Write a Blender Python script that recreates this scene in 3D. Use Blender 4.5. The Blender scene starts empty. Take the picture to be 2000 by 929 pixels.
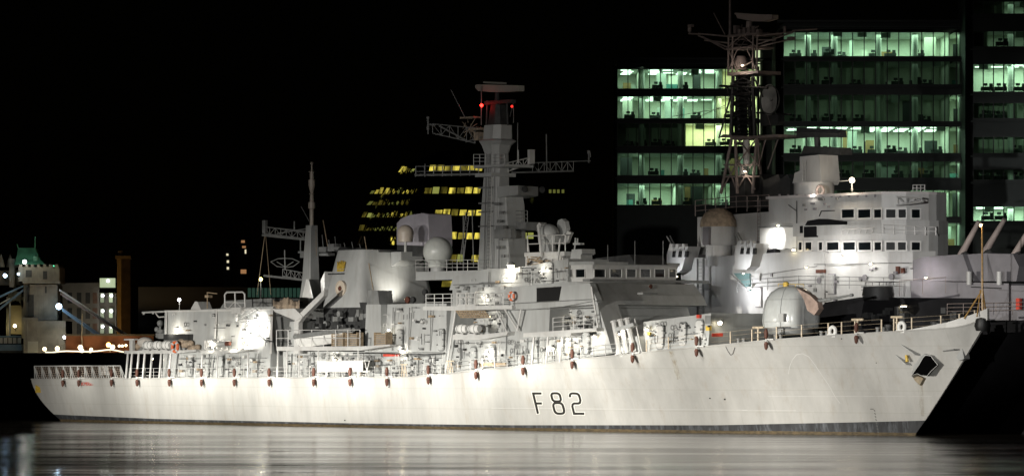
import bpy, bmesh, math, random
from mathutils import Vector, Matrix
random.seed(11)
SC = bpy.context.scene
COL = SC.collection
# ------------------------------------------------------------------ camera, world, exposure
F, HOR, H = 8400.0, 710.0, 6.13          # focal length in photo pixels, horizon row, eye height (m)
cam = bpy.data.cameras.new('camera'); camo = bpy.data.objects.new('camera', cam); COL.objects.link(camo)
camo.location = (0, 0, H); camo.rotation_euler = (math.radians(90), 0, 0)
cam.sensor_width = 36; cam.lens = 36*F/2000; cam.shift_y = (HOR-464.5)/2000
cam.clip_start = 1; cam.clip_end = 20000
SC.camera = camo
w = bpy.data.worlds.new('World'); SC.world = w; w.use_nodes = True
nt = w.node_tree; bg = nt.nodes['Background']; sky = nt.nodes.new('ShaderNodeTexSky')
sky.sky_type = 'NISHITA'; sky.sun_disc = False
sky.sun_elevation = math.radians(4); sky.sun_rotation = math.radians(200)
nt.links.new(sky.outputs[0], bg.inputs[0]); bg.inputs[1].default_value = 0.00008
moon = bpy.data.lights.new('moon', 'SUN'); moon.energy = 0.002; moon.angle = math.radians(.5); moon.color = (1, .95, .88)
mo = bpy.data.objects.new('moon', moon); COL.objects.link(mo); mo.rotation_euler = (math.radians(60), 0, math.radians(-20))
SC.view_settings.view_transform = 'Standard'; SC.view_settings.look = 'None'
SC.view_settings.exposure = 0; SC.view_settings.gamma = 1; SC.view_settings.use_curve_mapping = False
SC.render.engine = 'CYCLES'
SC.cycles.use_denoising = True
SC.cycles.max_bounces = 6; SC.cycles.transparent_max_bounces = 12
SC.cycles.sample_clamp_indirect = 6

def lamp(kind, loc, power, color=(1, 1, 1), aim=None, size=.1, cone=60, blend=.5, sizey=None):
    l = bpy.data.lights.new('lamp_light', kind); l.energy = power; l.color = color
    if kind == 'SPOT':
        l.spot_size = math.radians(cone); l.spot_blend = blend; l.shadow_soft_size = size
    elif kind == 'POINT': l.shadow_soft_size = size
    elif kind == 'AREA':
        l.size = size
        if sizey: l.shape = 'RECTANGLE'; l.size_y = sizey
    o = bpy.data.objects.new('lamp_light', l); COL.objects.link(o); o.location = loc
    if aim is not None:
        d = Vector(aim)-Vector(loc); o.rotation_euler = d.to_track_quat('-Z', 'Y').to_euler()
    return o
# the pier floodlights on the north bank, out of frame to the left; the spots after the loop are added fill
WARM = (1, .955, .88)
for tx, ty, pw in ((-42, 450, .62), (-29, 433, .85), (-15, 415, 1), (-1, 397, 1), (13, 380, .98), (27, 366, .85)):
    lamp('SPOT', (-205, 168, 9), 3.75e6*pw, WARM, (tx, ty, 2.0), .5, 7.5, 1)
lamp('SPOT', (-150, 120, 14), 1.6e5, (1, .92, .88), (0, 400, 9), .8, 24, 1)  # wide fill spot added to lift the superstructures
lamp('SPOT', (-60, -20, 12), 3.0e6, (1, .985, .96), (38, 388, 20), .6, 5.4, 1)  # spot added behind the camera to brighten the cruiser's bridge front
lamp('SPOT', (-150, 124, 12), 4.4e5, (1, .98, .95), (-12, 420, 14), .6, 9, 1)  # fill spot added to pale the frigate's upper works
lamp('SPOT', (-70, -30, 9), 9.0e5, (1, .96, .9), (4, 388, 10), 1.0, 9, 1)  # fill added behind the camera for the frigate's bridge front

# ------------------------------------------------------------------ frames
OX, OY = -44.05, 464.0                      # centreline of the frigate at the stern waterline
UX, UY = 0.6335, -0.7737                    # forward
NX, NY = -0.7737, -0.6335                   # starboard (towards the river bank)
SHIP = Matrix(((UX, NX, 0, OX), (UY, NY, 0, OY), (0, 0, 1, 0), (0, 0, 0, 1)))
HEAD = Matrix.Rotation(math.atan2(UY, UX), 4, 'Z')
def L(px, py, s):                            # point of the vertical plane "s metres to starboard"
    k = (px-1000)/F
    X = (k*(OY+NY*s)-(OX+NX*s))/(UX-k*UY)
    return (X, s, H+(HOR-py)/F*(OY+UY*X+NY*s))
def FR(px, py, X):                           # point of the cross plane at ship station X
    k = (px-1000)/F
    s = (k*(OY+UY*X)-(OX+UX*X))/(NX-k*NY)
    return (X, s, H+(HOR-py)/F*(OY+UY*X+NY*s))
def PX(X, s): 
    return 1000+F*(OX+UX*X+NX*s)/(OY+UY*X+NY*s)
def ZA(py, X, s): return H+(HOR-py)/F*(OY+UY*X+NY*s)
def Wd(px, py, Y): return ((px-1000)/F*Y, Y, H+(HOR-py)/F*Y)
def lerp(a, b, t): return tuple(a[i]+(b[i]-a[i])*t for i in range(3))
def interp(tab, x):
    if x <= tab[0][0]: return tab[0][1]
    for (a, b), (c, d) in zip(tab, tab[1:]):
        if x <= c: return b+(d-b)*(x-a)/(c-a)
    return tab[-1][1]

# ------------------------------------------------------------------ materials
MATS = {}
def nodes(name):
    m = bpy.data.materials.new(name); m.use_nodes = True
    return m, m.node_tree, m.node_tree.nodes['Principled BSDF']
def mat(name, col, rough=.5, metal=0, var=.12, scale=.6, stretch=(1, 1, 1), stain=None, amt=.3, bump=0, spec=.5):
    if name in MATS: return MATS[name]
    m, t, b = nodes(name)
    tc = t.nodes.new('ShaderNodeTexCoord'); mp = t.nodes.new('ShaderNodeMapping')
    mp.inputs['Scale'].default_value = stretch; t.links.new(tc.outputs['Object'], mp.inputs[0])
    n = t.nodes.new('ShaderNodeTexNoise'); n.inputs['Scale'].default_value = scale; n.inputs['Detail'].default_value = 6
    t.links.new(mp.outputs[0], n.inputs['Vector'])
    r = t.nodes.new('ShaderNodeValToRGB')
    lo = tuple(max(0, c*(1-var)) for c in col); hi = tuple(min(1, c*(1+var)) for c in col)
    r.color_ramp.elements[0].position = .3; r.color_ramp.elements[1].position = .7
    r.color_ramp.elements[0].color = (*lo, 1); r.color_ramp.elements[1].color = (*hi, 1)
    t.links.new(n.outputs[0], r.inputs[0]); out = r.outputs[0]
    if stain:
        mp2 = t.nodes.new('ShaderNodeMapping'); mp2.inputs['Scale'].default_value = (1.3, 1.3, .12)
        t.links.new(tc.outputs['Object'], mp2.inputs[0])
        n2 = t.nodes.new('ShaderNodeTexNoise'); n2.inputs['Scale'].default_value = 1.1; n2.inputs['Detail'].default_value = 8; n2.inputs['Roughness'].default_value = .7
        t.links.new(mp2.outputs[0], n2.inputs['Vector'])
        r2 = t.nodes.new('ShaderNodeValToRGB'); r2.color_ramp.elements[0].position = .5; r2.color_ramp.elements[1].position = .78
        r2.color_ramp.elements[0].color = (0, 0, 0, 1); r2.color_ramp.elements[1].color = (amt, amt, amt, 1)
        t.links.new(n2.outputs[0], r2.inputs[0])
        mx = t.nodes.new('ShaderNodeMix'); mx.data_type = 'RGBA'
        t.links.new(r2.outputs[0], mx.inputs[0]); t.links.new(out, mx.inputs[6]); mx.inputs[7].default_value = (*stain, 1)
        out = mx.outputs[2]
    t.links.new(out, b.inputs['Base Color'])
    b.inputs['Roughness'].default_value = rough; b.inputs['Metallic'].default_value = metal
    b.inputs['Specular IOR Level'].default_value = spec
    if bump:
        bp = t.nodes.new('ShaderNodeBump'); bp.inputs['Strength'].default_value = bump; bp.inputs['Distance'].default_value = .05
        t.links.new(n.outputs[0], bp.inputs['Height']); t.links.new(bp.outputs[0], b.inputs['Normal'])
    MATS[name] = m; return m
def emit(name, col, strength):
    if name in MATS: return MATS[name]
    m, t, b = nodes(name)
    b.inputs['Base Color'].default_value = (.1, .1, .1, 1)
    b.inputs['Emission Color'].default_value = (*col, 1); b.inputs['Emission Strength'].default_value = strength
    m.cycles.emission_sampling = 'NONE'
    MATS[name] = m; return m

def hull_mat(name, col, seam=1.13):
    m, t, b = nodes(name)
    N = t.nodes.new; K = t.links.new
    tc = N('ShaderNodeTexCoord')
    mp = N('ShaderNodeMapping'); mp.inputs['Scale'].default_value = (.35, .35, .06); K(tc.outputs['Object'], mp.inputs[0])
    n = N('ShaderNodeTexNoise'); n.inputs['Scale'].default_value = 1.4; n.inputs['Detail'].default_value = 9; n.inputs['Roughness'].default_value = .65; K(mp.outputs[0], n.inputs['Vector'])
    r = N('ShaderNodeValToRGB'); r.color_ramp.elements[0].position = .33; r.color_ramp.elements[1].position = .66
    r.color_ramp.elements[0].color = (*(c*.86 for c in col), 1); r.color_ramp.elements[1].color = (*(min(1, c*1.08) for c in col), 1)
    K(n.outputs[0], r.inputs[0])
    # plate seams: thin lines every few metres, from a brick pattern in the plane of the side
    sp = N('ShaderNodeSeparateXYZ'); K(tc.outputs['Object'], sp.inputs[0])
    cb = N('ShaderNodeCombineXYZ'); K(sp.outputs[0], cb.inputs[0]); K(sp.outputs[2], cb.inputs[1])
    br = N('ShaderNodeTexBrick'); br.inputs['Scale'].default_value = .115; br.inputs['Mortar Size'].default_value = .0035
    br.inputs['Color1'].default_value = (1, 1, 1, 1); br.inputs['Color2'].default_value = (.97, .97, .97, 1); br.inputs['Mortar'].default_value = (seam*.8, seam*.8, seam*.78, 1)
    br.inputs['Brick Width'].default_value = .9; br.inputs['Row Height'].default_value = .22; K(cb.outputs[0], br.inputs['Vector'])
    mx = N('ShaderNodeMix'); mx.data_type = 'RGBA'; mx.blend_type = 'MULTIPLY'; mx.inputs[0].default_value = 1
    K(r.outputs[0], mx.inputs[6]); K(br.outputs[0], mx.inputs[7])
    # rust and dirt runs
    mp2 = N('ShaderNodeMapping'); mp2.inputs['Scale'].default_value = (.5, .5, .035); K(tc.outputs['Object'], mp2.inputs[0])
    n2 = N('ShaderNodeTexNoise'); n2.inputs['Scale'].default_value = 2.1; n2.inputs['Detail'].default_value = 10; n2.inputs['Roughness'].default_value = .75; K(mp2.outputs[0], n2.inputs['Vector'])
    r2 = N('ShaderNodeValToRGB'); r2.color_ramp.elements[0].position = .54; r2.color_ramp.elements[1].position = .80
    r2.color_ramp.elements[0].color = (0, 0, 0, 1); r2.color_ramp.elements[1].color = (.55, .55, .55, 1); K(n2.outputs[0], r2.inputs[0])
    mx2 = N('ShaderNodeMix'); mx2.data_type = 'RGBA'; K(r2.outputs[0], mx2.inputs[0]); K(mx.outputs[2], mx2.inputs[6]); mx2.inputs[7].default_value = (.30, .23, .15, 1)
    K(mx2.outputs[2], b.inputs['Base Color'])
    b.inputs['Roughness'].default_value = .42
    # the plating is slightly dished between its frames
    n3 = N('ShaderNodeTexNoise'); n3.inputs['Scale'].default_value = .5; n3.inputs['Detail'].default_value = 3; K(tc.outputs['Object'], n3.inputs['Vector'])
    bp = N('ShaderNodeBump'); bp.inputs['Strength'].default_value = .45; bp.inputs['Distance'].default_value = .1; K(n3.outputs[0], bp.inputs['Height']); K(bp.outputs[0], b.inputs['Normal'])
    MATS[name] = m; return m

HULL = hull_mat('hull_paint', (.46, .455, .43))
PAINT = mat('light_grey_paint', (.40, .41, .40), .5, var=.1, scale=.8, stretch=(1, 1, .4), stain=(.22, .2, .17), amt=.45, bump=.15)
PALE = mat('pale_paint', (.55, .55, .53), .45, var=.08, scale=1.5, stain=(.35, .3, .25), amt=.35)
DPAINT = mat('mid_grey_paint', (.2, .205, .2), .5, var=.2, scale=1.2, stain=(.1, .09, .07), amt=.6)
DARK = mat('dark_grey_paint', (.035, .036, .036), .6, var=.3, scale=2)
BLACK = mat('black_paint', (.01, .01, .01), .5)
DECKM = mat('deck_paint', (.09, .1, .095), .75, var=.25, scale=.7)
RUSTY = mat('rust_brown_paint', (.10, .032, .018), .7, var=.4, scale=5, stain=(.05, .03, .02), amt=.8)
RED = mat('red_paint', (.55, .06, .035), .5, var=.2, scale=4)
YEL = mat('yellow_paint', (.62, .42, .06), .5, var=.2, scale=4)
ORANGE = mat('orange_ring', (.7, .16, .06), .5, var=.15, scale=6)
CREAM = mat('cream_fibreglass', (.55, .48, .40), .35, var=.06, scale=3)
DOMEM = mat('white_radome', (.62, .64, .60), .32, var=.06, scale=2.5, stain=(.35, .36, .3), amt=.3)
CANVAS = mat('brown_canvas', (.33, .26, .19), .9, var=.3, scale=3, bump=.6)
WCANVAS = mat('white_canvas', (.75, .75, .72), .9, var=.06, scale=2)
NETM = mat('net_brown', (.38, .31, .25), .9, var=.3, scale=5)
WOOD = mat('weathered_wood', (.34, .26, .17), .8, var=.3, scale=3)
BOOT = mat('boot_topping', (.03, .032, .035), .6, var=.5, scale=1.6, stretch=(1, 1, .25), stain=(.22, .24, .26), amt=.75)
SLIME = mat('waterline_slime', (.09, .065, .03), .7, var=.5, scale=2, stretch=(1, 1, 3))
GLASS = mat('dark_window_glass', (.006, .008, .009), .06, var=.2, spec=.3)
TEAL = mat('teal_paint', (.12, .2, .2), .5)
BELM = mat('cruiser_light_paint', (.42, .42, .41), .5, var=.1, scale=.8, stretch=(1, 1, .4), stain=(.25, .2, .17), amt=.4, bump=.15)
BELL = mat('cruiser_lavender_paint', (.19, .183, .195), .5, var=.12, scale=.8, stain=(.15, .12, .12), amt=.4)
BELD = mat('cruiser_dark_shadow_paint', (.009, .009, .010), .8, var=.3, spec=.1)  # dark paint taken near black to carry the frigate's shadow on the hull
BELB = mat('cruiser_mast_paint', (.22, .18, .165), .6, var=.25, scale=1.5, stain=(.12, .08, .06), amt=.5)
BULB = emit('bulb_warm', (1, .86, .6), 14)
BULBW = emit('bulb_white', (.95, .97, 1), 9)
BULBB = emit('bulb_blue', (.55, .78, 1), 14)
BULBR = emit('bulb_red', (1, .015, .01), 14)

# ------------------------------------------------------------------ objects
WM = {}
def tag(o, label=None, cat=None, group=None, kind=None):
    if label: o['label'] = label
    if cat: o['category'] = cat
    if group: o['group'] = group
    if kind: o['kind'] = kind
def thing(name, label, cat, loc, rot=None, group=None):
    o = bpy.data.objects.new(name, None); COL.objects.link(o)
    M = Matrix.Translation(Vector(loc)) @ (rot or Matrix.Identity(4))
    o.location = loc; o.rotation_euler = M.to_euler(); o.empty_display_size = .5
    WM[o.name] = M; tag(o, label, cat, group); return o
def on_ship(name, label, cat, X, s, Z, group=None):
    return thing(name, label, cat, SHIP @ Vector((X, s, Z)), HEAD, group)
def dup(root, loc, rot=None, label=None, group=None):
    r = root.copy(); COL.objects.link(r); r.location = loc
    if rot is not None: r.rotation_euler = (0, 0, rot)
    if label: r['label'] = label
    if group: r['group'] = group
    for ch in list(root.children):
        c = ch.copy(); COL.objects.link(c); c.parent = r
        for g in ch.children:
            d = g.copy(); COL.objects.link(d); d.parent = c
    return r

EACH = {k: None for k in ('platform_post', 'deck_strut', 'hangar_stiffener', 'end_wall', 'turret_bollard', 'boat_deck_post', 'pipework', 'whip_aerial', 'cable_run', 'bay_machinery', 'ladder', 'funnel_top_aerial', 'sponson_sensor', 'mast_junction_box', 'porthole', 'hazard_plate',
        'coping_bracket', 'name_board', 'parapet_panel', 'base_panel', 'far_turret', 'deck_gear', 'shield_plate', 'shield_slot', 'scupper_hole', 'wing_recess', 'rigging_wire', 'signal_yard', 'anchor_windlass', 'hangar_light_pole', 'tracker_arm', 'mast_foot', 'funnel_base_gear', 'lamp_bracket', 'bridge_davit', 'chimney_cap', 'louvre_panel')}
EACH['louvre_panel'] = 'louvre'; EACH['handle'] = 'door_clip'
EACH.update({'bulkhead_fitting': 'fitting', 'wall_fitting': 'fitting'})
class MB:
    def __init__(s, M=SHIP): s.v = []; s.f = []; s.M = M; s.smooth = []
    def add(s, vs, fs, sm=False):
        n = len(s.v); s.v += [tuple(v) for v in vs]; s.f += [tuple(i+n for i in f) for f in fs]; s.smooth += [sm]*len(fs); return s
    def box(s, x0, x1, y0, y1, z0, z1):
        return s.hexa([(x0, y0, z0), (x1, y0, z0), (x1, y1, z0), (x0, y1, z0), (x0, y0, z1), (x1, y0, z1), (x1, y1, z1), (x0, y1, z1)])
    def hexa(s, p): return s.add(p, [(0, 3, 2, 1), (4, 5, 6, 7), (0, 1, 5, 4), (1, 2, 6, 5), (2, 3, 7, 6), (3, 0, 4, 7)])
    def loft(s, rings, caps=True, sm=False):
        n = len(rings[0]); vs = [p for r in rings for p in r]; fs = []
        for i in range(len(rings)-1):
            for j in range(n):
                k = (j+1) % n; fs.append((i*n+j, i*n+k, (i+1)*n+k, (i+1)*n+j))
        s.add(vs, fs, sm)
        if caps:
            s.add(rings[0], [tuple(range(n))]); s.add(rings[-1], [tuple(range(n))])
        return s
    def prism(s, pts, off): return s.loft([pts, [tuple(p[i]+off[i] for i in range(3)) for p in pts]])
    def ppoly(s, pts, s0, s1):               # photo outline on plane s0, extruded to s1 at the same X and Z
        a = [L(p[0], p[1], s0+(p[2] if len(p) > 2 else 0)) for p in pts]
        return s.loft([a, [(x, s1-((q[2]) if len(q) > 2 else 0), z) for (x, y, z), q in zip(a, pts)]])
    def pbox(s, x0, y0, x1, y1, s0, d):      # photo rectangle on plane s0, d metres deep inwards
        a = L(x0, y0, s0); b = L(x1, y1, s0); return s.box(a[0], b[0], s0-d, s0, ZA(y1, (a[0]+b[0])/2, s0), ZA(y0, (a[0]+b[0])/2, s0))
    def fbox(s, x0, y0, x1, y1, X, d):       # photo rectangle on a cross plane at station X, d metres deep aft
        a = FR(x0, y0, X); b = FR(x1, y1, X); sm = (a[1]+b[1])/2
        return s.box(X-d, X, a[1], b[1], ZA(y1, X, sm), ZA(y0, X, sm))
    def tube(s, a, b, r, r2=None, n=6, caps=True):
        a = Vector(a); b = Vector(b); d = b-a
        if d.length < 1e-5: return s
        q = d.to_track_quat('Z', 'Y'); r2 = r if r2 is None else r2
        ra = [tuple(a+q @ Vector((r*math.cos(t), r*math.sin(t), 0))) for t in [2*math.pi*i/n for i in range(n)]]
        rb = [tuple(b+q @ Vector((r2*math.cos(t), r2*math.sin(t), 0))) for t in [2*math.pi*i/n for i in range(n)]]
        return s.loft([ra, rb], caps, n > 6)
    def path(s, pts, r, n=5):
        for a, b in zip(pts, pts[1:]): s.tube(a, b, r, n=n)
        return s
    def lathe(s, c, prof, n=24, axis='Z', sm=True):
        rings = []
        for r, h in prof:
            ring = []
            for i in range(n):
                t = 2*math.pi*i/n; a, b = r*math.cos(t), r*math.sin(t)
                p = (a, b, h) if axis == 'Z' else ((h, a, b) if axis == 'X' else (a, h, b))
                ring.append((c[0]+p[0], c[1]+p[1], c[2]+p[2]))
            rings.append(ring)
        return s.loft(rings, True, sm)
    def ball(s, c, r, sc=(1, 1, 1), n=20, m=12, z0=-1, z1=1):
        prof = []
        for i in range(m+1):
            h = z0+(z1-z0)*i/m if False else None
            t = math.asin(z0)+(math.asin(z1)-math.asin(z0))*i/m
            prof.append((max(1e-3, math.cos(t)), math.sin(t)))
        rings = [[(c[0]+r*sc[0]*a*math.cos(2*math.pi*j/n), c[1]+r*sc[1]*a*math.sin(2*math.pi*j/n), c[2]+r*sc[2]*h) for j in range(n)] for a, h in prof]
        return s.loft(rings, True, True)
    def torus(s, c, R, r, n=20, m=8, axis=(0, 1, 0)):
        q = Vector(axis).to_track_quat('Z', 'Y'); rings = []
        for i in range(n+1):
            t = 2*math.pi*i/n; o = Vector((math.cos(t), math.sin(t), 0))
            rings.append([tuple(Vector(c)+q @ (o*(R+r*math.cos(2*math.pi*j/m))+Vector((0, 0, r*math.sin(2*math.pi*j/m))))) for j in range(m)])
        return s.loft(rings, False, True)
    def rail(s, pts, h=1.05, step=1.5, r=.03, rows=3):
        for a, b in zip(pts, pts[1:]):
            d = (Vector(b)-Vector(a)).length; n = max(1, round(d/step))
            for i in range(n+1):
                p = lerp(a, b, i/n); s.tube(p, (p[0], p[1], p[2]+h), r*1.15, n=4)
            for k in range(1, rows+1):
                z = h*k/rows; s.tube((a[0], a[1], a[2]+z), (b[0], b[1], b[2]+z), r*.8, n=4)
        return s
    def ladder(s, a, b, side=(1, 0, 0), w=.45, r=.03):
        o = Vector(side)*w/2; A = Vector(a); B = Vector(b)
        s.tube(A-o, B-o, r, n=4); s.tube(A+o, B+o, r, n=4); n = max(2, int((B-A).length/.33))
        for i in range(1, n): p = A+(B-A)*i/n; s.tube(p-o, p+o, r*.7, n=4)
        return s
    def truss(s, a, b, up=(0, 0, -1), h=.7, n=6, r=.05, taper=1):
        A = Vector(a); B = Vector(b); U = Vector(up)
        C_ = A+U*h; D = B+U*h*taper
        s.tube(A, B, r, n=5); s.tube(C_, D, r*1.2, n=5)
        for i in range(n+1):
            t = i/n; s.tube(A+(B-A)*t, C_+(D-C_)*t, r*.7, n=4)
            if i < n and i % 2 == 0: s.tube(A+(B-A)*t, C_+(D-C_)*((i+1)/n), r*.7, n=4)
            elif i < n: s.tube(C_+(D-C_)*t, A+(B-A)*((i+1)/n), r*.7, n=4)
        return s
    def pieces(s):
        # groups of faces that share a corner position
        key = {}; par = list(range(len(s.v)))
        def fd(i):
            while par[i] != i: par[i] = par[par[i]]; i = par[i]
            return i
        for i, v in enumerate(s.v):
            k = (round(v[0], 4), round(v[1], 4), round(v[2], 4))
            if k in key: par[fd(i)] = fd(key[k])
            else: key[k] = i
        for f in s.f:
            for i in f[1:]: par[fd(i)] = fd(f[0])
        out = {}
        for f, sm in zip(s.f, s.smooth): out.setdefault(fd(f[0]), []).append((f, sm))
        res = []
        for fs in out.values():
            m_ = MB(s.M); idx = {}
            for f, sm in fs:
                for i in f:
                    if i not in idx: idx[i] = len(m_.v); m_.v.append(s.v[i])
                m_.f.append(tuple(idx[i] for i in f)); m_.smooth.append(sm)
            res.append(m_)
        return res
    def build(s, name, m, parent=None, label=None):
        if not s.v: return None
        if name in EACH and parent is not None:
            P_ = s.pieces()
            if len(P_) > 1:
                for p in P_: o = p.build1(EACH[name] or name, m, parent, label)
                return o
        return s.build1(name, m, parent, label)
    def build1(s, name, m, parent=None, label=None):
        if name == 'fitting':
            xs = [v[0] for v in s.v]; zs = [v[2] for v in s.v]; w_, h_ = max(xs)-min(xs), max(zs)-min(zs)
            name = 'junction_box' if max(w_, h_) < .38 else ('wall_locker' if w_ > h_*1.4 else ('vent_trunk' if h_ > w_*1.1 else 'equipment_box'))
        PM = WM[parent.name] if parent else Matrix.Identity(4)
        T = PM.inverted() @ (s.M if s.M else Matrix.Identity(4))
        me = bpy.data.meshes.new(name); me.from_pydata([tuple(T @ Vector(v)) for v in s.v], [], s.f)
        me.polygons.foreach_set('use_smooth', s.smooth)
        bm = bmesh.new(); bm.from_mesh(me)
        bmesh.ops.recalc_face_normals(bm, faces=bm.faces); bm.to_mesh(me); bm.free()
        if any(s.smooth):
            try: me.set_sharp_from_angle(angle=math.radians(40))
            except Exception: pass
        me.materials.append(m)
        o = bpy.data.objects.new(name, me); COL.objects.link(o)
        if parent: o.parent = parent
        WM[o.name] = PM
        if label: o['label'] = label
        return o

# ------------------------------------------------------------------ water and banks
def water_mat():
    m, t, b = nodes('river_water'); N = t.nodes.new; K = t.links.new
    tc = N('ShaderNodeTexCoord')
    b.inputs['Base Color'].default_value = (.085, .075, .055, 1)
    b.inputs['Specular IOR Level'].default_value = .5; b.inputs['IOR'].default_value = 1.5
    def noise(sc, stretch, det=4):
        mp = N('ShaderNodeMapping'); mp.inputs['Scale'].default_value = stretch; K(tc.outputs['Object'], mp.inputs[0])
        n = N('ShaderNodeTexNoise'); n.inputs['Scale'].default_value = sc; n.inputs['Detail'].default_value = det; n.inputs['Distortion'].default_value = .3; K(mp.outputs[0], n.inputs['Vector']); return n
    a = noise(1, (.045, .06, 1), 2); c = noise(1, (.10, .24, 1), 2)
    ad = N('ShaderNodeMath'); ad.operation = 'MULTIPLY_ADD'; ad.inputs[1].default_value = .25; K(c.outputs[0], ad.inputs[0]); K(a.outputs[0], ad.inputs[2])
    bp = N('ShaderNodeBump'); bp.inputs['Strength'].default_value = 1; bp.inputs['Distance'].default_value = .26; K(ad.outputs[0], bp.inputs['Height']); K(bp.outputs[0], b.inputs['Normal'])
    r = N('ShaderNodeMapRange'); r.inputs[1].default_value = .35; r.inputs[2].default_value = .65; r.inputs[3].default_value = .10; r.inputs[4].default_value = .17
    d = noise(1, (.02, .08, 1), 3); K(d.outputs[0], r.inputs[0]); K(r.outputs[0], b.inputs['Roughness'])
    return m
wb = MB(None); wb.add([(-3000, -200, 0), (3000, -200, 0), (3000, 4000, 0), (-3000, 4000, 0)], [(0, 1, 2, 3)])
o = wb.build('river_water', water_mat()); tag(o, 'smooth grey river water streaked by long exposure', kind='structure')
BANKM = mat('bank_stone', (.05, .05, .048), .8, var=.3, scale=.3)
b_ = MB(None); b_.box(-3000, -32, 776, 9000, -2, 5.0); b_.box(-32, 3000, 540, 9000, -2, 4.6)
o = b_.build('river_bank', BANKM); tag(o, 'dark paved south bank of the river', kind='structure')

# ------------------------------------------------------------------ FRIGATE
frig = thing('frigate', 'long pale grey frigate numbered F82 floodlit alongside the old cruiser', 'warship', SHIP @ Vector((0, 0, 0)), HEAD)
def part(mb, name, m, parent=None, label=None): return mb.build(name, m, parent or frig, label)

LEN0, XB, XS = 123.9, 8.8, -4.6
def Xf(t): return LEN0+XB*(max(0, t)**.93 if t > 0 else t*.3)
def Xa(t): return XS*(1-(1-min(1, max(0, t)))**1.9) - min(0, t)*2
BD = [(0, 6.3), (.08, 7.2), (.2, 7.9), (.35, 8.1), (.62, 8.1), (.72, 7.7), (.8, 6.7), (.87, 5.2), (.93, 3.4), (.97, 1.8), (1, .12)]
BW = [(0, 5.4), (.08, 6.4), (.2, 7.2), (.35, 7.5), (.55, 7.5), (.65, 6.7), (.75, 5.0), (.85, 3.0), (.93, 1.35), (1, .05)]
SHEER = [(40, 740), (250, 738), (500, 737.5), (800, 736), (860, 731), (930, 723), (1030, 714), (1130, 701), (1240, 690), (1300, 683), (1370, 677), (1500, 664), (1620, 655), (1700, 650), (1800, 644), (1860, 640), (1885, 636), (1918, 624)]
ZDC = {}
def smooth_tab(tab, u):
    # light smoothing so the plan form has no corners
    return sum(interp(tab, min(1, max(0, u+d)))*w_ for d, w_ in ((-.03, .2), (-.015, .2), (0, .2), (.015, .2), (.03, .2))) if .03 < u < .97 else interp(tab, u)
def zd(u):
    k = round(u, 4)
    if k not in ZDC:
        X = Xa(1)+(Xf(1)-Xa(1))*u; s = smooth_tab(BD, u); ZDC[k] = ZA(interp(SHEER, PX(X, s)), X, s)
    return ZDC[k]
def hull_uz(u, Z):
    t = Z/zd(u); X = Xa(t)+(Xf(t)-Xa(t))*u
    bw, bd = smooth_tab(BW, u), smooth_tab(BD, u); p = 1+max(0, u-.55)*1.8
    b = bw+(bd-bw)*(max(0, t)**p) if t >= 0 else bw*(1+t*.5)
    return (X, b, Z)
def hull_s(X, Z):
    u = X/LEN0
    for _ in range(6):
        u = min(1, max(0, u)); t = Z/zd(u); u = (X-Xa(t))/(Xf(t)-Xa(t))
    u = min(1, max(0, u)); return hull_uz(u, Z)[1]
def hull_px(px, py):                          # photo point on the starboard side of the hull
    s = 7.5
    for _ in range(12):
        p = L(px, py, s); s = s*.4+.6*hull_s(p[0], p[2])
    return (p[0], s, p[2])
NU = 110
us = [1-(1-i/NU)**1.25 for i in range(NU+1)]
BOOTTAB = [(60, 806), (115, 809), (300, 817), (700, 826), (1000, 829.5), (1400, 829.5), (1700, 823), (1810, 820)]
def zboot(u):
    X, s, _ = hull_uz(u, .8); return ZA(interp(BOOTTAB, PX(X, s)), X, s)
def strip(rows_fn, nr):
    vs, fs = [], []
    for side in (1, -1):
        base = len(vs)
        for u in us:
            for r in range(nr+1):
                X, b, Z = rows_fn(u, r/nr); vs.append((X, b*side, Z))
        for i in range(NU):
            for r in range(nr):
                a = base+i*(nr+1)+r; fs.append((a, a+1, a+nr+2, a+nr+1))
    # close the transom
    n2 = (NU+1)*(nr+1)
    for r in range(nr): fs.append((r, r+1, n2+r+1, n2+r))
    return vs, fs
mb = MB(); mb.add(*strip(lambda u, t: hull_uz(u, zboot(u)+(zd(u)-zboot(u))*t), 16), sm=True); part(mb, 'hull', HULL)
mb = MB(); mb.add(*strip(lambda u, t: hull_uz(u, .22+(zboot(u)-.22)*t), 3), sm=True); bt = part(mb, 'boot_topping', BOOT)
mb = MB(); mb.add(*strip(lambda u, t: (lambda p: (p[0], p[1]+.02*(1-t), p[2]))(hull_uz(u, -3+3.24*t)), 3), sm=True); part(mb, 'waterline_band', SLIME)
vs = []; fs = []
for i, u in enumerate(us):
    X, b, Z = hull_uz(u, zd(u)-.05); vs += [(X, b-.01, Z), (X, -b+.01, Z)]
    if i: fs.append((2*i-2, 2*i, 2*i+1, 2*i-1))
mb = MB(); mb.add(vs, fs); part(mb, 'main_deck', DECKM)
# rounded gunwale strake along the deck edge
mb = MB(); pts = []
for i, u in enumerate(us[:-1]):
    X, b, Z = hull_uz(u, zd(u)); pts.append((X, b, Z))
mb.path(pts, .07); part(mb, 'gunwale', HULL)
# bulwark at the stem head
mb = MB()
for side in (1, -1):
    rr = [hull_uz(u, zd(u)) for u in (.945, .96, .975, .99, 1)]
    hh = [.02, .25, .5, .75, .95]
    for (a, h1), (b, h2) in zip(list(zip(rr, hh)), list(zip(rr, hh))[1:]):
        mb.hexa([(a[0], side*a[1], a[2]), (b[0], side*b[1], b[2]), (b[0], side*(b[1]-.06), b[2]), (a[0], side*(a[1]-.06), a[2]),
                 (a[0], side*a[1], a[2]+h1), (b[0], side*b[1], b[2]+h2), (b[0], side*(b[1]-.06), b[2]+h2), (a[0], side*(a[1]-.06), a[2]+h1)])
part(mb, 'bulwark', HULL)

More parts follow.
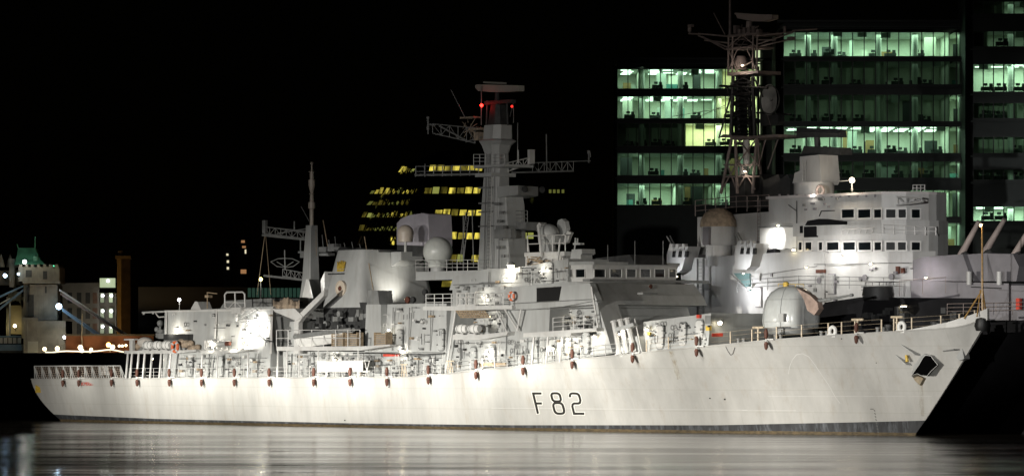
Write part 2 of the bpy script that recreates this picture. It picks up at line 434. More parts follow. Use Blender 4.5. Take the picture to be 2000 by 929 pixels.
# lettering laid on the plating
def ribbon(mb, pts, wpx, off, closed=False):   # pts in photo pixels on the side plating
    n = len(pts)
    P = [Vector((p[0], p[1])) for p in pts]
    rows = []
    for i, p in enumerate(P):
        a = P[i-1] if (i > 0 or closed) else None; b = P[(i+1) % n] if (i < n-1 or closed) else None
        d1 = (p-a).normalized() if a is not None else None; d2 = (b-p).normalized() if b is not None else None
        d = (d1+d2).normalized() if (d1 is not None and d2 is not None) else (d1 if d1 is not None else d2)
        k = 1/max(.6, d.dot(d1)) if d1 is not None else 1
        nn = Vector((-d.y, d.x))*wpx/2*k
        q = []
        for e in (p+nn, p-nn):
            X, s, Z = hull_px(e.x, e.y); q.append((X, s+off, Z))
        rows.append(q)
    if closed: rows.append(rows[0])
    for r0, r1 in zip(rows, rows[1:]): mb.add([r0[0], r1[0], r1[1], r0[1]], [(0, 1, 2, 3)])
def arc(cx, cy, rx, ry, a0, a1, n=6):      # squarish rounded arc, like the painted figures
    sg = lambda v: math.copysign(abs(v)**.62, v) if abs(v) > 1e-6 else 0
    return [(cx+rx*sg(math.cos(math.radians(a0+(a1-a0)*i/n))), cy-ry*sg(math.sin(math.radians(a0+(a1-a0)*i/n)))) for i in range(n+1)]
def sl(pts):                                   # the figures lean a little with the flare of the plating
    return [(x+(y-787)*.24, y) for x, y in pts]
Fs = [[(1046.5, 807), (1046.5, 767.5), (1063, 767.5)], [(1046.5, 787), (1059, 787)]]
def eight(cx): return [[*arc(cx, 775, 8.5, 8, 270, 180, 5), *arc(cx, 775, 8.5, 8, 180, 90, 5), *arc(cx, 775, 8.5, 8, 90, 0, 5), *arc(cx, 775, 8.5, 8, 0, -90, 5)][:-1],
                       [*arc(cx, 796.5, 9.6, 10.5, 90, 180, 6), *arc(cx, 796.5, 9.6, 10.5, 180, 270, 6), *arc(cx, 796.5, 9.6, 10.5, 270, 360, 6), *arc(cx, 796.5, 9.6, 10.5, 0, 90, 6)][:-1]]
def dedupe(p):
    q = []
    for a in p:
        if not q or (abs(a[0]-q[-1][0])+abs(a[1]-q[-1][1])) > .2: q.append(a)
    return q
def two(x0, x1): return [[(x0, 775)]+arc((x0+x1)/2, 776, (x1-x0)/2, 8.6, 180, 0, 10)[1:]+[(x1, 781), (x1-2, 785.5), (x1-5, 787), (x0+5, 787), (x0+1.5, 789), (x0, 793), (x0, 807), (x1+1.5, 807)]]
for nm, strokes, cl in (('hull_letter_f', Fs, False), ('hull_digit_eight', eight(1089.5), True), ('hull_digit_two', two(1117, 1135.5), False)):
    for wd, off, m, nn in ((4.6, .035, mat('number_black', (.018, .017, .014), .6), nm), (7.2, .02, mat('number_white', (.78, .77, .72), .6), 'white_outline')):
        mb = MB()
        for st in strokes:
            st = dedupe(sl(st))
            if wd > 5 and not cl:                      # outline runs past the stroke ends
                a, b = Vector(st[0]), Vector(st[1]); st[0] = tuple(a-(b-a).normalized()*1.3)
                a, b = Vector(st[-1]), Vector(st[-2]); st[-1] = tuple(a-(b-a).normalized()*1.3)
            ribbon(mb, st, wd, off, cl)
        o = part(mb, nn, m, parent=(None if wd < 5 else lastnum))
        if wd < 5: lastnum = o
# draught marks and faint boot line, welded strake, scuffs, rust runs
mb = MB()
for i in range(9): y = 800+i*6; ribbon(mb, [(1707+i*1.0, y), (1707+i*1.0+2.6, y+2.2)], 1.6, .02)
ribbon(mb, [(1700, 798), (1707, 798)], 1.5, .02)
part(mb, 'draught_mark', mat('number_grey', (.12, .12, .11), .6))
mb = MB(); ribbon(mb, [(a, 796+(a-960)*.008) for a in range(960, 1480, 20)], .9, .02); ribbon(mb, [(a, 801+(a-1450)*0.0) for a in range(1450, 1556, 15)], .9, .02)
ribbon(mb, [(a, 773) for a in range(1500, 1830, 20)], .7, .02); part(mb, 'strake', PALE)
mb = MB(); ribbon(mb, [(1540, 730), (1543, 714), (1548, 702), (1556, 692), (1568, 690), (1580, 696), (1592, 712), (1604, 730), (1618, 750), (1632, 775), (1641, 787)], 1.3, .02); part(mb, 'paint_scuff', PALE)
RUN = bpy.data.materials.new('rust_run'); RUN.use_nodes = True
t = RUN.node_tree; bs = t.nodes['Principled BSDF']; bs.inputs['Base Color'].default_value = (.42, .30, .09, 1); bs.inputs['Roughness'].default_value = .8
tc = t.nodes.new('ShaderNodeTexCoord'); mp = t.nodes.new('ShaderNodeMapping'); mp.inputs['Scale'].default_value = (3, 3, .3); t.links.new(tc.outputs['Object'], mp.inputs[0])
nz = t.nodes.new('ShaderNodeTexNoise'); nz.inputs['Scale'].default_value = 1.5; nz.inputs['Detail'].default_value = 6; t.links.new(mp.outputs[0], nz.inputs['Vector'])
rp = t.nodes.new('ShaderNodeMapRange'); rp.inputs[1].default_value = .42; rp.inputs[2].default_value = .72; rp.inputs[3].default_value = 0; rp.inputs[4].default_value = .35; t.links.new(nz.outputs[0], rp.inputs[0]); t.links.new(rp.outputs[0], bs.inputs['Alpha'])
for run in ([(1797, 748), (1799, 765), (1800, 785), (1801, 812)], [(1310, 684), (1318, 705), (1325, 740)]):
    mb = MB(); ribbon(mb, run, 9, .025); part(mb, 'rust_streak', RUN)
mb = MB()
for x, y, r in ((1387, 777, 1.4), (1416, 779, 1.8), (1712, 708, 1), (760, 755, 1.2), (674, 820, 1.4), (1644, 661, 1.3)): ribbon(mb, [(x-r, y), (x+r, y)], r*1.6, .03)
part(mb, 'scupper_hole', BLACK)

# anchor recess and anchor on the starboard bow, stem anchor
def anchor(c, k, nm, big=True):
    X, s, Z = c
    mb = MB()
    # hood: tapered box standing off the plating, its dark mouth facing forward and down
    mouth = ((1780, 733), (1786, 724), (1796, 710), (1803, 697), (1808, 692.5), (1818, 694), (1823, 701), (1832, 712), (1820, 723), (1810, 734), (1799, 733), (1790, 729))
    s0 = hull_px(1795, 712)[1]
    M_ = [L(x, y, s0+.95-.85*(x-1780)/52) for x, y in mouth]
    B_ = [hull_px(*q) for q in ((1785, 740), (1778, 728), (1782, 713), (1794, 697), (1803, 689), (1817, 691.5), (1822.5, 700.5), (1831.5, 712), (1819.5, 723), (1809.5, 734), (1799, 734), (1792, 735))]
    B_ = [(x, y-.1, z) for x, y, z in B_]
    mb.loft([B_, M_], False); body = part(mb, 'anchor_housing', PAINT)
    mb = MB(); cen = tuple(sum(p[i] for p in M_)/len(M_) for i in range(3)); ins = [lerp(p, cen, .035) for p in M_]
    mb.loft([M_, ins], False); part(mb, 'housing_lip', HULL, body)
    mb = MB(); mb.add([(x, y-.02, z) for x, y, z in ins], [tuple(range(len(ins)))]); part(mb, 'anchor_mouth_shade', mat('mouth_shade_black', (.003, .003, .003), 1, spec=0), body)  # flat black patch paints the shade inside the hood
    mb = MB()
    for a, b in (((1761, 673), (1798, 692)), ((1750, 693), (1781, 711))):
        p, q = hull_px(*a), hull_px(*b); mb.hexa([(p[0], p[1]-.1, p[2]-.1), (q[0], q[1]-.1, q[2]-.12), (q[0], q[1]+.75, q[2]-.02), (p[0], p[1]+.08, p[2]), (p[0], p[1]-.1, p[2]+.0), (q[0], q[1]-.1, q[2]+.03), (q[0], q[1]+.75, q[2]+.05), (p[0], p[1]+.08, p[2]+.05)])
    part(mb, 'anchor_guide', PAINT)
    mb = MB(); p, q = hull_px(1774, 693), hull_px(1781, 706); mb.tube((p[0], p[1]+.25, p[2]), (q[0], q[1]+.55, q[2]), .12, .16); part(mb, 'anchor_shank', YEL)
    mb = MB(); p = [hull_px(*q) for q in ((1786, 731), (1792, 742), (1802, 752), (1809, 738), (1800, 734))]; mb.loft([p, [(a, b+.35, c_) for a, b, c_ in p]]); part(mb, 'anchor_fluke', mat('anchor_fluke_paint', (.33, .28, .2), .7, var=.3, scale=3, stain=(.3, .16, .04), amt=.8))
anchor((0, 0, 0), 1, 'a')
mb = MB(); p = [(a, .35, b) for a, b in ((L(1862, 688, .3)[0], L(1862, 688, .3)[2]), (L(1880, 680, .3)[0], L(1880, 680, .3)[2]), (L(1884, 700, .3)[0], L(1884, 700, .3)[2]), (L(1874, 704, .3)[0], L(1874, 704, .3)[2]))]
mb.prism(p, (0, -.7, 0)); part(mb, 'stem_fairlead', PAINT)
mb = MB(); a, b = hull_px(1843, 684), hull_px(1874, 681); mb.hexa([(a[0], a[1], a[2]-.1), (b[0], b[1], b[2]-.1), (b[0], b[1]+.7, b[2]-.1), (a[0], a[1]+.1, a[2]-.05), (a[0], a[1], a[2]), (b[0], b[1], b[2]), (b[0], b[1]+.7, b[2]), (a[0], a[1]+.1, a[2])]); part(mb, 'anchor_guide', DPAINT)

# --- superstructure blocks (starboard outline from the photograph's profile, full depth to port)
SUP = {}
mb = MB(); mb.ppoly([(317, 739), (322, 607, -.5), (440, 602, -.5), (534, 598, -.5), (526, 737)], 6.9, -6.9); hang = part(mb, 'hangar', PAINT)
mb = MB(); mb.pbox(321, 604, 536, 607.5, 6.5, 13.2); part(mb, 'hangar_roof_edge', PALE)
# vertical stiffeners & edge trims on the hangar side
mb = MB()
for x, y0, y1, d in ((423, 603, 661, .10), (532, 599, 690, .12), (470, 640, 735, .06), (326, 608, 660, .07)): mb.tube(L(x, y0, 6.5), L(x-3, y1, 6.95), d, n=5)
part(mb, 'hangar_stiffener', PALE)
# aft hangar overhang bracket
mb = MB(); mb.tube(L(278, 610, 5), L(322, 608, 5), .1); mb.tube(L(304, 611, 5), L(310, 619, 5), .07); mb.tube(L(310, 619, 5), L(322, 618, 5), .07); mb.tube(L(281, 610, 5), L(281, 614, 5), .12); mb.tube(L(299, 610, 5), L(299, 613, 5), .1)
part(mb, 'roof_boom', PALE)
# hangar-roof loop aerial and mounts
mb = MB(); z = 4.5
pts = [L(*p, z) for p in ((440, 601), (439, 575), (443, 570.5), (474, 570), (478, 574), (479, 599), (474, 602), (444, 602), (440, 598))]
mb.path(pts, .09, 6); mb.tube(L(459, 571, z), L(460, 604, z), .08); mb.tube(L(441, 590, z), L(478, 591, z), .05); mb.tube(L(446, 602, z), L(459, 588, z), .05); mb.tube(L(459, 588, z), L(474, 602, z), .05)
part(mb, 'loop_aerial', PALE)
mb = MB(); mb.pbox(452, 600, 470, 612, 6.9, .9); mb.tube(L(462, 612, 7), L(462, 626, 6.9), .18); mb.tube(L(464, 622, 7.6), L(500, 604, 6.9), .07); mb.tube(L(464, 622, 7.6), L(502, 626, 7.6), .07); mb.tube(L(440, 629, 7.7), L(496, 628, 7.7), .05); mb.tube(L(480, 614, 7.2), L(486, 628, 7.6), .05); part(mb, 'aerial_mount', PALE)
mb = MB(); mb.tube(L(405, 602, 3), L(405, 570, 3), .06); mb.tube(L(405, 571, 3), L(424, 573, 3), .05); mb.pbox(400, 576, 407, 581, 3.3, .5); part(mb, 'hangar_light_pole', WOOD)
mb = MB(); mb.ppoly([(372, 604), (381, 588), (386, 589), (392, 604)], 1, -.5); part(mb, 'roof_hatch', PALE)
mb = MB(); mb.ppoly([(430, 602), (440, 587), (530, 582), (531, 600)], 0, -5); part(mb, 'roof_house', DPAINT)
# small roof directors at hangar's aft corner
mb = MB(); mb.pbox(304, 650, 319, 661, 5.5, 1.2); mb.pbox(307, 643, 317, 649, 5.5, 1); mb.ball(L(307, 643, 5.2), .3); mb.ball(L(313, 631, 5.2), .35); mb.tube(L(313, 660, 5.2), L(313, 634, 5.2), .12); part(mb, 'stern_director', DPAINT)
mb = MB(); mb.box(*[L(321, 655, 7.2)[0], L(368, 655, 7.2)[0]], 6.4, 7.3, ZA(664, 25, 7), ZA(652, 25, 7)); part(mb, 'aft_locker', DARK)
# walkway platform aft with rafts, posts below
PLX0, PLX1 = L(243, 690, 8.0)[0], L(407, 690, 8.0)[0]
mb = MB(); mb.pbox(243, 684, 337, 690, 8.0, 1.6); mb.ppoly([(337, 684), (382, 682), (382, 686), (337, 690)], 8.0, 6.3); part(mb, 'raft_platform', PALE)
mb = MB(); mb.ppoly([(392, 684), (432, 684), (484, 681), (484, 685), (432, 690), (392, 690)], 8.0, 6.3); part(mb, 'aft_platform', PALE)
mb = MB()
for x in (246, 254, 267, 279, 293, 311, 330): mb.tube(L(x+4, 689, 7.9), L(x, 738, 7.9), .12, n=6)
for x in (394, 424, 484): mb.tube(L(x+1, 689, 7.9), L(x, 738, 7.9), .09, n=6)
mb.tube(L(255, 689, 7.9), L(255, 663, 7.9), .12); mb.pbox(242, 661, 262, 664, 7.95, .5); mb.pbox(253, 664, 259, 686, 7.9, .3); part(mb, 'platform_post', PALE)
# long side platform over the midship walkway
mb = MB(); mb.pbox(540, 676, 703, 684, 8.0, 1.8); mb.ppoly([(703, 676), (762, 672), (762, 675), (703, 684)], 8.0, 6.2); part(mb, 'boat_deck', PALE)
mb = MB()
for x in (543, 561, 585, 622, 640, 700): mb.tube(L(x, 683, 7.9), L(x-1, 737, 7.9), .08, n=5)
part(mb, 'boat_deck_post', PALE)
mb = MB(); mb.rail([L(540, 676, 7.95), L(703, 676, 7.95)], 1.6, 1.9, .045, 2); part(mb, 'boat_deck_rail', PALE)
# forward block of the hangar: front face detail (cable, trunk)
XH = L(530, 660, 6.6)[0]
mb = MB(); mb.path([(XH+.1, 5.5, 10.8), (XH+.1, 5.3, 8.5), (XH+.1, 5.6, 7)], .06); part(mb, 'cable_run', DARK)
mb = MB(); mb.path([L(505, 652, 6.95), L(518, 664, 6.95), L(534, 667, 6.95)], .06); part(mb, 'cable_run', DARK)
# midship deckhouse behind the walkway
mb = MB(); mb.ppoly([(553, 738), (553, 686), (870, 686), (870, 735)], 6.2, -6.2); part(mb, 'midship_deckhouse', PAINT)
mb = MB(); mb.ppoly([(712, 690), (715, 595, -.3), (830, 592, -.3), (872, 592, -.3), (872, 690)], 6.4, -5); part(mb, 'midship_upper_house', PAINT)
mb = MB(); mb.ppoly([(715, 640), (717, 594), (744, 594), (744, 660), (730, 668)], 6.9, 6.2); part(mb, 'vent_casing', PAINT)
mb = MB(); mb.ppoly([(716, 594), (719, 567), (738, 567), (741, 594)], 5.5, 3.8); part(mb, 'vent_box', DPAINT)
mb = MB(); mb.ppoly([(560, 690), (566, 628), (592, 626), (592, 690)], 6.6, 4.6); part(mb, 'boat_winch_house', PAINT)
# funnel
XFU = L(703, 540, 4.3)[0]
def plan(pts, z0, z1, k=1): pass
def funnel():
    mb = MB(); rings = []
    for z, x0, x1, a in ((ZA(600, XFU, 4), L(628, 590, 4.6)[0], XFU+.7, 4.9), (ZA(487, XFU, 4), L(652, 487, 4)[0], XFU+0, 3.95)):
        ring = []; r = .9
        for cx, cy, t0 in ((x1-r, a-r, 0), (x0+r, a-r, 90), (x0+r, -a+r, 180), (x1-r, -a+r, 270)):
            for i in range(5):
                t_ = math.radians(t0+22.5*i); ring.append((cx+r*math.cos(t_), cy+r*math.sin(t_), z))
        rings.append(ring)
    mb.loft(rings, True, True); return mb
part(funnel(), 'funnel', PAINT)
mb = MB(); mb.ppoly([(655, 492), (664, 482), (688, 486), (700, 484), (741, 488), (741, 492)], 2, -2); part(mb, 'funnel_exhaust', DARK)
mb = MB(); mb.tube(L(641, 535, 4.75), L(672, 534, 4.45), .07); part(mb, 'funnel_handrail', DARK)
mb = MB()
c = L(667, 519, 4.32)
mb.prism([(c[0]+dx, c[1]-dz*.13, c[2]+dz) for dx, dz in ((-.55, -.3), (.55, -.3), (.62, .45), (.36, .1), (.28, .5), (.12, .12), (0, .55), (-.12, .12), (-.28, .5), (-.36, .1), (-.62, .45))], (0, .12, 0))
part(mb, 'crown_badge', mat('badge_gold', (.5, .34, .05), .5, var=.3, scale=6))
mb = MB(); mb.prism([(c[0]+dx, c[1]-dz*.13, c[2]+dz) for dx, dz in ((-.5, -.55), (.5, -.55), (.55, -.34), (-.55, -.34))], (0, .1, 0)); part(mb, 'badge_scroll', mat('badge_gold', (0, 0, 0)))
c = L(664.5, 563, 4.78)
mb = MB(); mb.lathe(c, [(.66, -.25), (.78, -.2), (.78, .02), (.62, .06), (.6, 0)], 24, 'Y'); rd = part(mb, 'ship_crest', mat('crest_cream', (.6, .52, .42), .5))
mb = MB(); mb.lathe((c[0], c[1]+.03, c[2]), [(.25, .03), (.22, .08)], 16, 'Y'); part(mb, 'crest_emblem', RUSTY, rd)
for xx, yy in ((645, 578), (650, 600)): pass
# uptake casing behind with swept top
mb = MB(); mb.ppoly([(775, 478), (775, 436), (783, 427), (800, 420), (825, 416), (836, 418), (838, 455), (838, 480)], -.5, -3.4); part(mb, 'uptake_casing', mat('uptake_paint', (.42, .40, .44), .5, stain=(.2, .2, .2)))
mb = MB(); mb.ppoly([(775, 500), (776, 457), (838, 457), (838, 500)], -.8, -3); part(mb, 'uptake_base', DARK)
# radomes
c = L(855, 491, 3.0); mb = MB(); mb.ball(c, 1.42, n=32, m=20, z0=-.8); mb.lathe((c[0], c[1], 0), [(1.0, c[2]-1.55), (.86, c[2]-1.05)], 20)
dm = part(mb, 'large_radome', DOMEM)
mb = MB(); mb.lathe((c[0], c[1], 0), [(.7, c[2]-2.0), (.7, c[2]-1.5)], 16); part(mb, 'radome_pedestal', PAINT)
c2 = L(792, 458, 2.2); mb = MB(); mb.ball((c2[0], c2[1], c2[2]+.15), .80, n=28, m=14, z0=-.05); mb.lathe((c2[0], c2[1], 0), [(.70, c2[2]-.72), (.80, c2[2]+.12)], 28)
part(mb, 'small_radome', CREAM)
mb = MB(); mb.tube((c2[0], c2[1], c2[2]-.7), (c2[0], c2[1], ZA(492, c2[0], c2[1])), .13, n=8); part(mb, 'small_radome_pole', PALE)
XB2 = XFU+.2
mb = MB(); a = FR(764, 520, XB2); b = FR(806, 520, XB2)
mb.hexa([(XB2, a[1], ZA(520, XB2, a[1])), (XB2+1.6, a[1], ZA(508, XB2, a[1])), (XB2+1.6, b[1], ZA(508, XB2, b[1])), (XB2, b[1], ZA(520, XB2, b[1])),
         (XB2, a[1], ZA(492, XB2, a[1])), (XB2+1.6, a[1], ZA(492, XB2, a[1])), (XB2+1.6, b[1], ZA(492, XB2, b[1])), (XB2, b[1], ZA(492, XB2, b[1]))])
part(mb, 'radome_bracket', PAINT)
# mainmast platforms and signal deck
mb = MB(); mb.pbox(812, 529, 934, 546, 5.6, 5); part(mb, 'signal_deck', PAINT)
mb = MB(); mb.rail([L(812, 529, 5.5), L(934, 529, 5.5)], 1.05, 1.6, .035); mb.rail([L(812, 529, 5.5), (L(812, 529, 5.5)[0], 1, L(812, 529, 5.5)[2])], 1.05, 1.6, .035); part(mb, 'signal_deck_rail', PALE)
mb = MB(); mb.ppoly([(876, 655), (868, 735), (1197, 690), (1187, 655)], 7.1, -6.15); mb.ppoly([(883, 604), (1000, 604), (1168, 594), (1160, 575), (1152, 552, -.3), (1112, 550, -.3), (1000, 560, -.3), (884, 560, -.3)], 7.1, -6.15)
mb.ppoly([(884, 604), (878, 655), (1187, 655), (1168, 594)], 4.7, -6.15); mb.ppoly([(992, 604), (986, 655), (1072, 655), (1074, 599)], 7.1, 4.7); mb.ppoly([(1163, 594), (1166, 655), (1187, 655), (1168, 594)], 7.1, 4.7); mb.ppoly([(882, 604), (876, 655), (884, 655), (890, 604)], 7.1, 4.7)
brid = part(mb, 'bridge_superstructure', PAINT)
# upper tier (signal deck house) and slab edges
mb = MB(); mb.ppoly([(878, 566), (885, 540), (955, 524), (1000, 524), (1110, 505), (1108, 560)], 5.9, -4.6); part(mb, 'bridge_upper_house', PAINT)
mb = MB(); mb.ppoly([(826, 598), (1000, 596), (1000, 603), (888, 606), (826, 605)], 8.0, 4.2); part(mb, 'bridge_wing_deck', PALE)
mb = MB(); mb.rail([L(832, 598, 7.9), L(1000, 596, 7.9)], 1.15, 1.3, .045); part(mb, 'bridge_wing_rail', PALE)
mb = MB(); mb.box(L(893, 598, 7.9)[0], L(928, 598, 7.9)[0], 7.85, 7.95, ZA(597, 76, 7.9), ZA(593, 76, 7.9)); 
for x in (893, 910, 928): mb.tube(L(x, 597, 7.95), L(x, 571, 7.95), .09)
for y in (572, 580): mb.tube(L(893, y, 7.95), L(928, y, 7.95), .06)
part(mb, 'gangway_gate', PALE)
mb = MB(); mb.ppoly([(1000, 603), (1000, 560), (1097, 558), (1152, 553), (1166, 586), (1100, 598), (1040, 603)], 7.55, 6.9); part(mb, 'wing_bulwark', PAINT)
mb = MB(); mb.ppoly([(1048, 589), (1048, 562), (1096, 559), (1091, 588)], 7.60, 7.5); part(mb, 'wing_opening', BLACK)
# recesses amidships: darker pockets with sill platforms
mb = MB(); mb.ppoly([(884, 653), (938, 653), (992, 647), (990, 654), (938, 663), (884, 663)], 8.0, 6.6); part(mb, 'raft_sill', PALE)
mb = MB(); mb.ppoly([(1022, 650), (1078, 646), (1165, 640), (1165, 646), (1115, 650), (1115, 656), (1022, 658)], 8.0, 6.4); part(mb, 'gallery_sill', PALE)
mb = MB(); mb.rail([L(1080, 646, 7.9), L(1160, 640, 7.9)], 1.2, 1.6, .04); part(mb, 'gallery_rail', PALE)
mb = MB()
for x, y1 in ((1043, 724), (1071, 720), (1098, 714)): mb.tube(L(x, 655, 7.7), L(x-5, y1-6, 7.9), .12)
for a, b in (((970, 606), (990, 648)), ((986, 604), (1012, 646)), ((1018, 604), (1010, 646)), ((890, 606), (872, 720)), ((1155, 560), (1168, 640))): mb.tube(L(*a, 7.7), L(*b, 7.6), .09)
part(mb, 'deck_strut', PALE)
# wheelhouse with windows
XW = L(1151, 530, 5.4)[0]
zt, zb = ZA(517, XW, 3), ZA(553, XW, 3)
def roundedplan(x0, x1, a, z0, z1, ch, grow=0):
    mb = MB(); r = [(x0, a), (x1-ch, a), (x1, a-ch*1.2), (x1, -a+ch*1.2), (x1-ch, -a), (x0, -a)]
    mb.loft([[(x, y, z0) for x, y in r], [(x+grow, y+(grow if y > 0 else -grow), z1) for x, y in r]]); return mb
part(roundedplan(L(1098, 530, 5.4)[0], XW, 5.4, zb, zt, .35, .15), 'wheelhouse', PALE)
part(roundedplan(L(1096, 530, 5.4)[0], XW+.35, 5.75, zt-.02, zt+.28, .5), 'wheelhouse_roof', PAINT)
def window(mbf, name='wheelhouse_window', parent=None, gm=GLASS, fm=PALE, k=1):
    return None
def side_window(px0, py0, px1, py1, s, parent, name='bridge_window', fm=PALE, fr=.07):
    f_ = MB(); a = L(px0, py0, s); b = L(px1, py1, s); z1, z0 = ZA(py0, (a[0]+b[0])/2, s), ZA(py1, (a[0]+b[0])/2, s)
    x0, x1 = a[0], b[0]
    for r in ((x0-fr, x1+fr, z1, z1+fr), (x0-fr, x1+fr, z0-fr, z0), (x0-fr, x0, z0, z1), (x1, x1+fr, z0, z1)): f_.box(r[0], r[1], s-.05, s+.09, r[2], r[3])
    w_ = part(f_, name, fm, parent); g = MB(); g.box(x0, x1, s-.03, s+.03, z0, z1); part(g, 'pane', GLASS, w_); return w_
def front_window(px0, py0, px1, py1, X, parent, name='bridge_window', fm=PALE, fr=.07):
    f_ = MB(); a = FR(px0, py0, X); b = FR(px1, py1, X); sm = (a[1]+b[1])/2; z1, z0 = ZA(py0, X, sm), ZA(py1, X, sm); y0, y1 = min(a[1], b[1]), max(a[1], b[1])
    for r in ((y0-fr, y1+fr, z1, z1+fr), (y0-fr, y1+fr, z0-fr, z0), (y0-fr, y0, z0, z1), (y1, y1+fr, z0, z1)): f_.box(X-.05, X+.12, r[0], r[1], r[2], r[3])
    w_ = part(f_, name, fm, parent); g = MB(); g.box(X-.03, X+.04, y0, y1, z0, z1); part(g, 'pane', GLASS, w_); return w_
for x0, x1 in ((1103, 1118), (1126, 1143)): side_window(x0, 526, x1, 541, 5.5, frig)
for x0, x1 in ((1160, 1181), (1191, 1213), (1223, 1241), (1250, 1269), (1278, 1297), (1306, 1319)): front_window(x0, 526, x1, 541, XW+.1, frig)
mb = MB(); mb.fbox(1152, 546, 1385, 551, XW+1.0, 1.0); part(mb, 'bridge_front_ledge', DPAINT)
mb = MB(); mb.ppoly([(1125, 517), (1135, 507), (1230, 497), (1240, 516)], 1, -3); part(mb, 'bridge_roof_house', DARK)
mb = MB()
for x in (1187, 1295, 1240): mb.tube(L(x, 517, 2), L(x, 478 if x == 1187 else 470, 2), .04)
part(mb, 'whip_aerial', DPAINT)
# small front details on the bridge face
XBF = L(1175, 600, 7)[0]
mb = MB(); mb.fbox(1256, 571, 1284, 575, XBF+.6, .8); part(mb, 'front_shelf', DPAINT)
mb = MB(); mb.lathe((XBF+.15, FR(1268, 559, XBF)[1], FR(1268, 559, XBF)[2]), [(.18, 0), (.2, .1), (.1, .12)], 12, 'X'); part(mb, 'front_porthole', RUSTY)
# mainmast tower
def tower(mb, stations, sm=False, n=4, rot=0, cut=.22):
    rings = []
    for px, py, s, wx, wy in stations:
        X, _, Z = L(px, py, s); r = []
        for sx, sy in ((1, 1), (-1, 1), (-1, -1), (1, -1)):
            a = (X+sx*wx/2, s+sy*(wy/2-cut*wy)); b = (X+sx*(wx/2-cut*wx), s+sy*wy/2)
            r += [a, b] if sx*sy > 0 else [b, a]
        rings.append([(x, y, Z) for x, y in r])
    mb.loft(rings); return mb
mb = MB(); tower(mb, [(966, 535, 0, 3.1, 2.7), (967, 430, 0, 2.6, 2.4), (970, 330, 0, 2.3, 2.0), (970, 300, 0, 2.1, 2.0)]); mast = part(mb, 'mainmast', PAINT)
mb = MB(); tower(mb, [(970, 300, 0, 2.1, 2.0), (970, 284, 0, 2.6, 2.5), (972, 276, 0, 3.4, 3.1), (972, 272, 0, 2.6, 2.4), (973, 245, 0, 2.5, 2.3)]); 
mb2 = part(mb, 'mast_head', PAINT)
mb = MB(); tower(mb, [(973, 245, 0, 1.9, 1.8), (973, 205, 0, 1.3, 1.2)]); mb.pbox(945, 196, 998, 203, .3, .6); mb.tube(L(950, 245, 0), L(952, 196, 0), .1); mb.tube(L(992, 245, 0), L(990, 196, 0), .1)
mb.tube(L(971, 205, 0), L(971, 180, 0), .28, .2, 8); mb.tube(L(1003, 200, 0), L(996, 228, 0), .06); part(mb, 'radar_pedestal', DARK)
mb = MB(); mb.ppoly([(928, 167), (932, 165), (1013, 167), (1013, 178), (990, 180), (960, 180), (934, 178), (928, 172)], .35, -.35); mb.tube(L(945, 161, 0), L(988, 163, 0), .1); part(mb, 'search_radar', mat('radar_paint', (.34, .33, .29), .5))
for x, k in ((940.5, 1), (1000, .25)):
    mb = MB(); mb.ball(L(x, 206 if x < 950 else 208, .8), .16 if x < 950 else .13, n=10, m=6); part(mb, 'red_mast_lamp', BULBR if k == 1 else emit('bulb_red_dim', (1, .03, .02), 1.5))
p = SHIP @ Vector(L(940.5, 206, 1.2)); lamp('POINT', p, 14, (1, .03, .02), size=.1)
mb = MB(); mb.tube(L(940, 244, .6), L(940, 168, .6), .05); mb.tube(L(1003, 240, .4), L(1003, 210, .4), .04); part(mb, 'lamp_bracket', DPAINT)
# mast yards, platforms
S0 = 1.2
mb = MB(); mb.truss(L(845, 242, S0), L(928, 250, S0), (0, 0, -1), .9, 5, .05, 1.6); mb.tube(L(858, 246, S0), L(910, 274, S0), .08); mb.tube(L(910, 277, S0), L(940, 268, S0), .07)
mb.tube(L(836, 229, S0), L(836, 262, S0), .09); mb.lathe(L(836, 232, S0), [(.16, 0), (.16, .2)], 8); mb.lathe(L(836, 254, S0), [(.14, 0), (.14, .4)], 8); mb.tube(L(838, 243, S0), L(850, 244, S0), .08); part(mb, 'upper_yard', DPAINT)
mb = MB()
for _ in range(16):
    a = L(random.uniform(903, 938), random.uniform(228, 278), S0); b = L(random.uniform(903, 940), random.uniform(228, 278), S0-.5); mb.tube(a, b, .04, n=4)
mb.pbox(915, 250, 938, 254, 1.4, 1.6); mb.pbox(898, 228, 925, 231, 1.2, 1); mb.pbox(925, 258, 934, 274, 1.4, .8); part(mb, 'aerial_cluster', mat('aerial_metal', (.3, .24, .18), .6, var=.4, scale=4))
mb = MB(); mb.tube(L(908, 229, S0), L(881, 176, S0), .045); part(mb, 'whip_aerial', DPAINT)
mb = MB(); mb.rail([L(812, 345, 2.5), L(935, 343, 1)], 1.0, 1.2, .05, 2); mb.tube(L(811, 342, 2.5), L(935, 340, 1), .11, n=5); mb.tube(L(830, 320, 2.5), L(830, 345, 2.5), .05); part(mb, 'starboard_yard', DPAINT)
mb = MB(); mb.pbox(925, 322, 985, 327, 1.9, 3.6); mb.rail([L(925, 322, 1.8), L(985, 322, 1.8)], 1.0, .9, .04); mb.pbox(928, 338, 960, 345, 1.8, 3); part(mb, 'mast_platform', PAINT)
mb = MB(); a, b = FR(992, 318, L(975, 320, 0)[0]+1.4), FR(1042, 306, L(975, 320, 0)[0]+1.4); mb.truss(a, b, (0, 0, -1), .8, 5, .06, .7); a = FR(1033, 292, a[0]); b = FR(1042, 320, a[0]); mb.box(a[0]-.2, a[0]+.2, a[1], b[1], b[2], a[2]); mb.tube(FR(1012, 318, a[0]), FR(1012, 293, a[0]), .08); part(mb, 'port_outrigger', PALE)
mb = MB(); xm = L(975, 320, 0)[0]+1.0
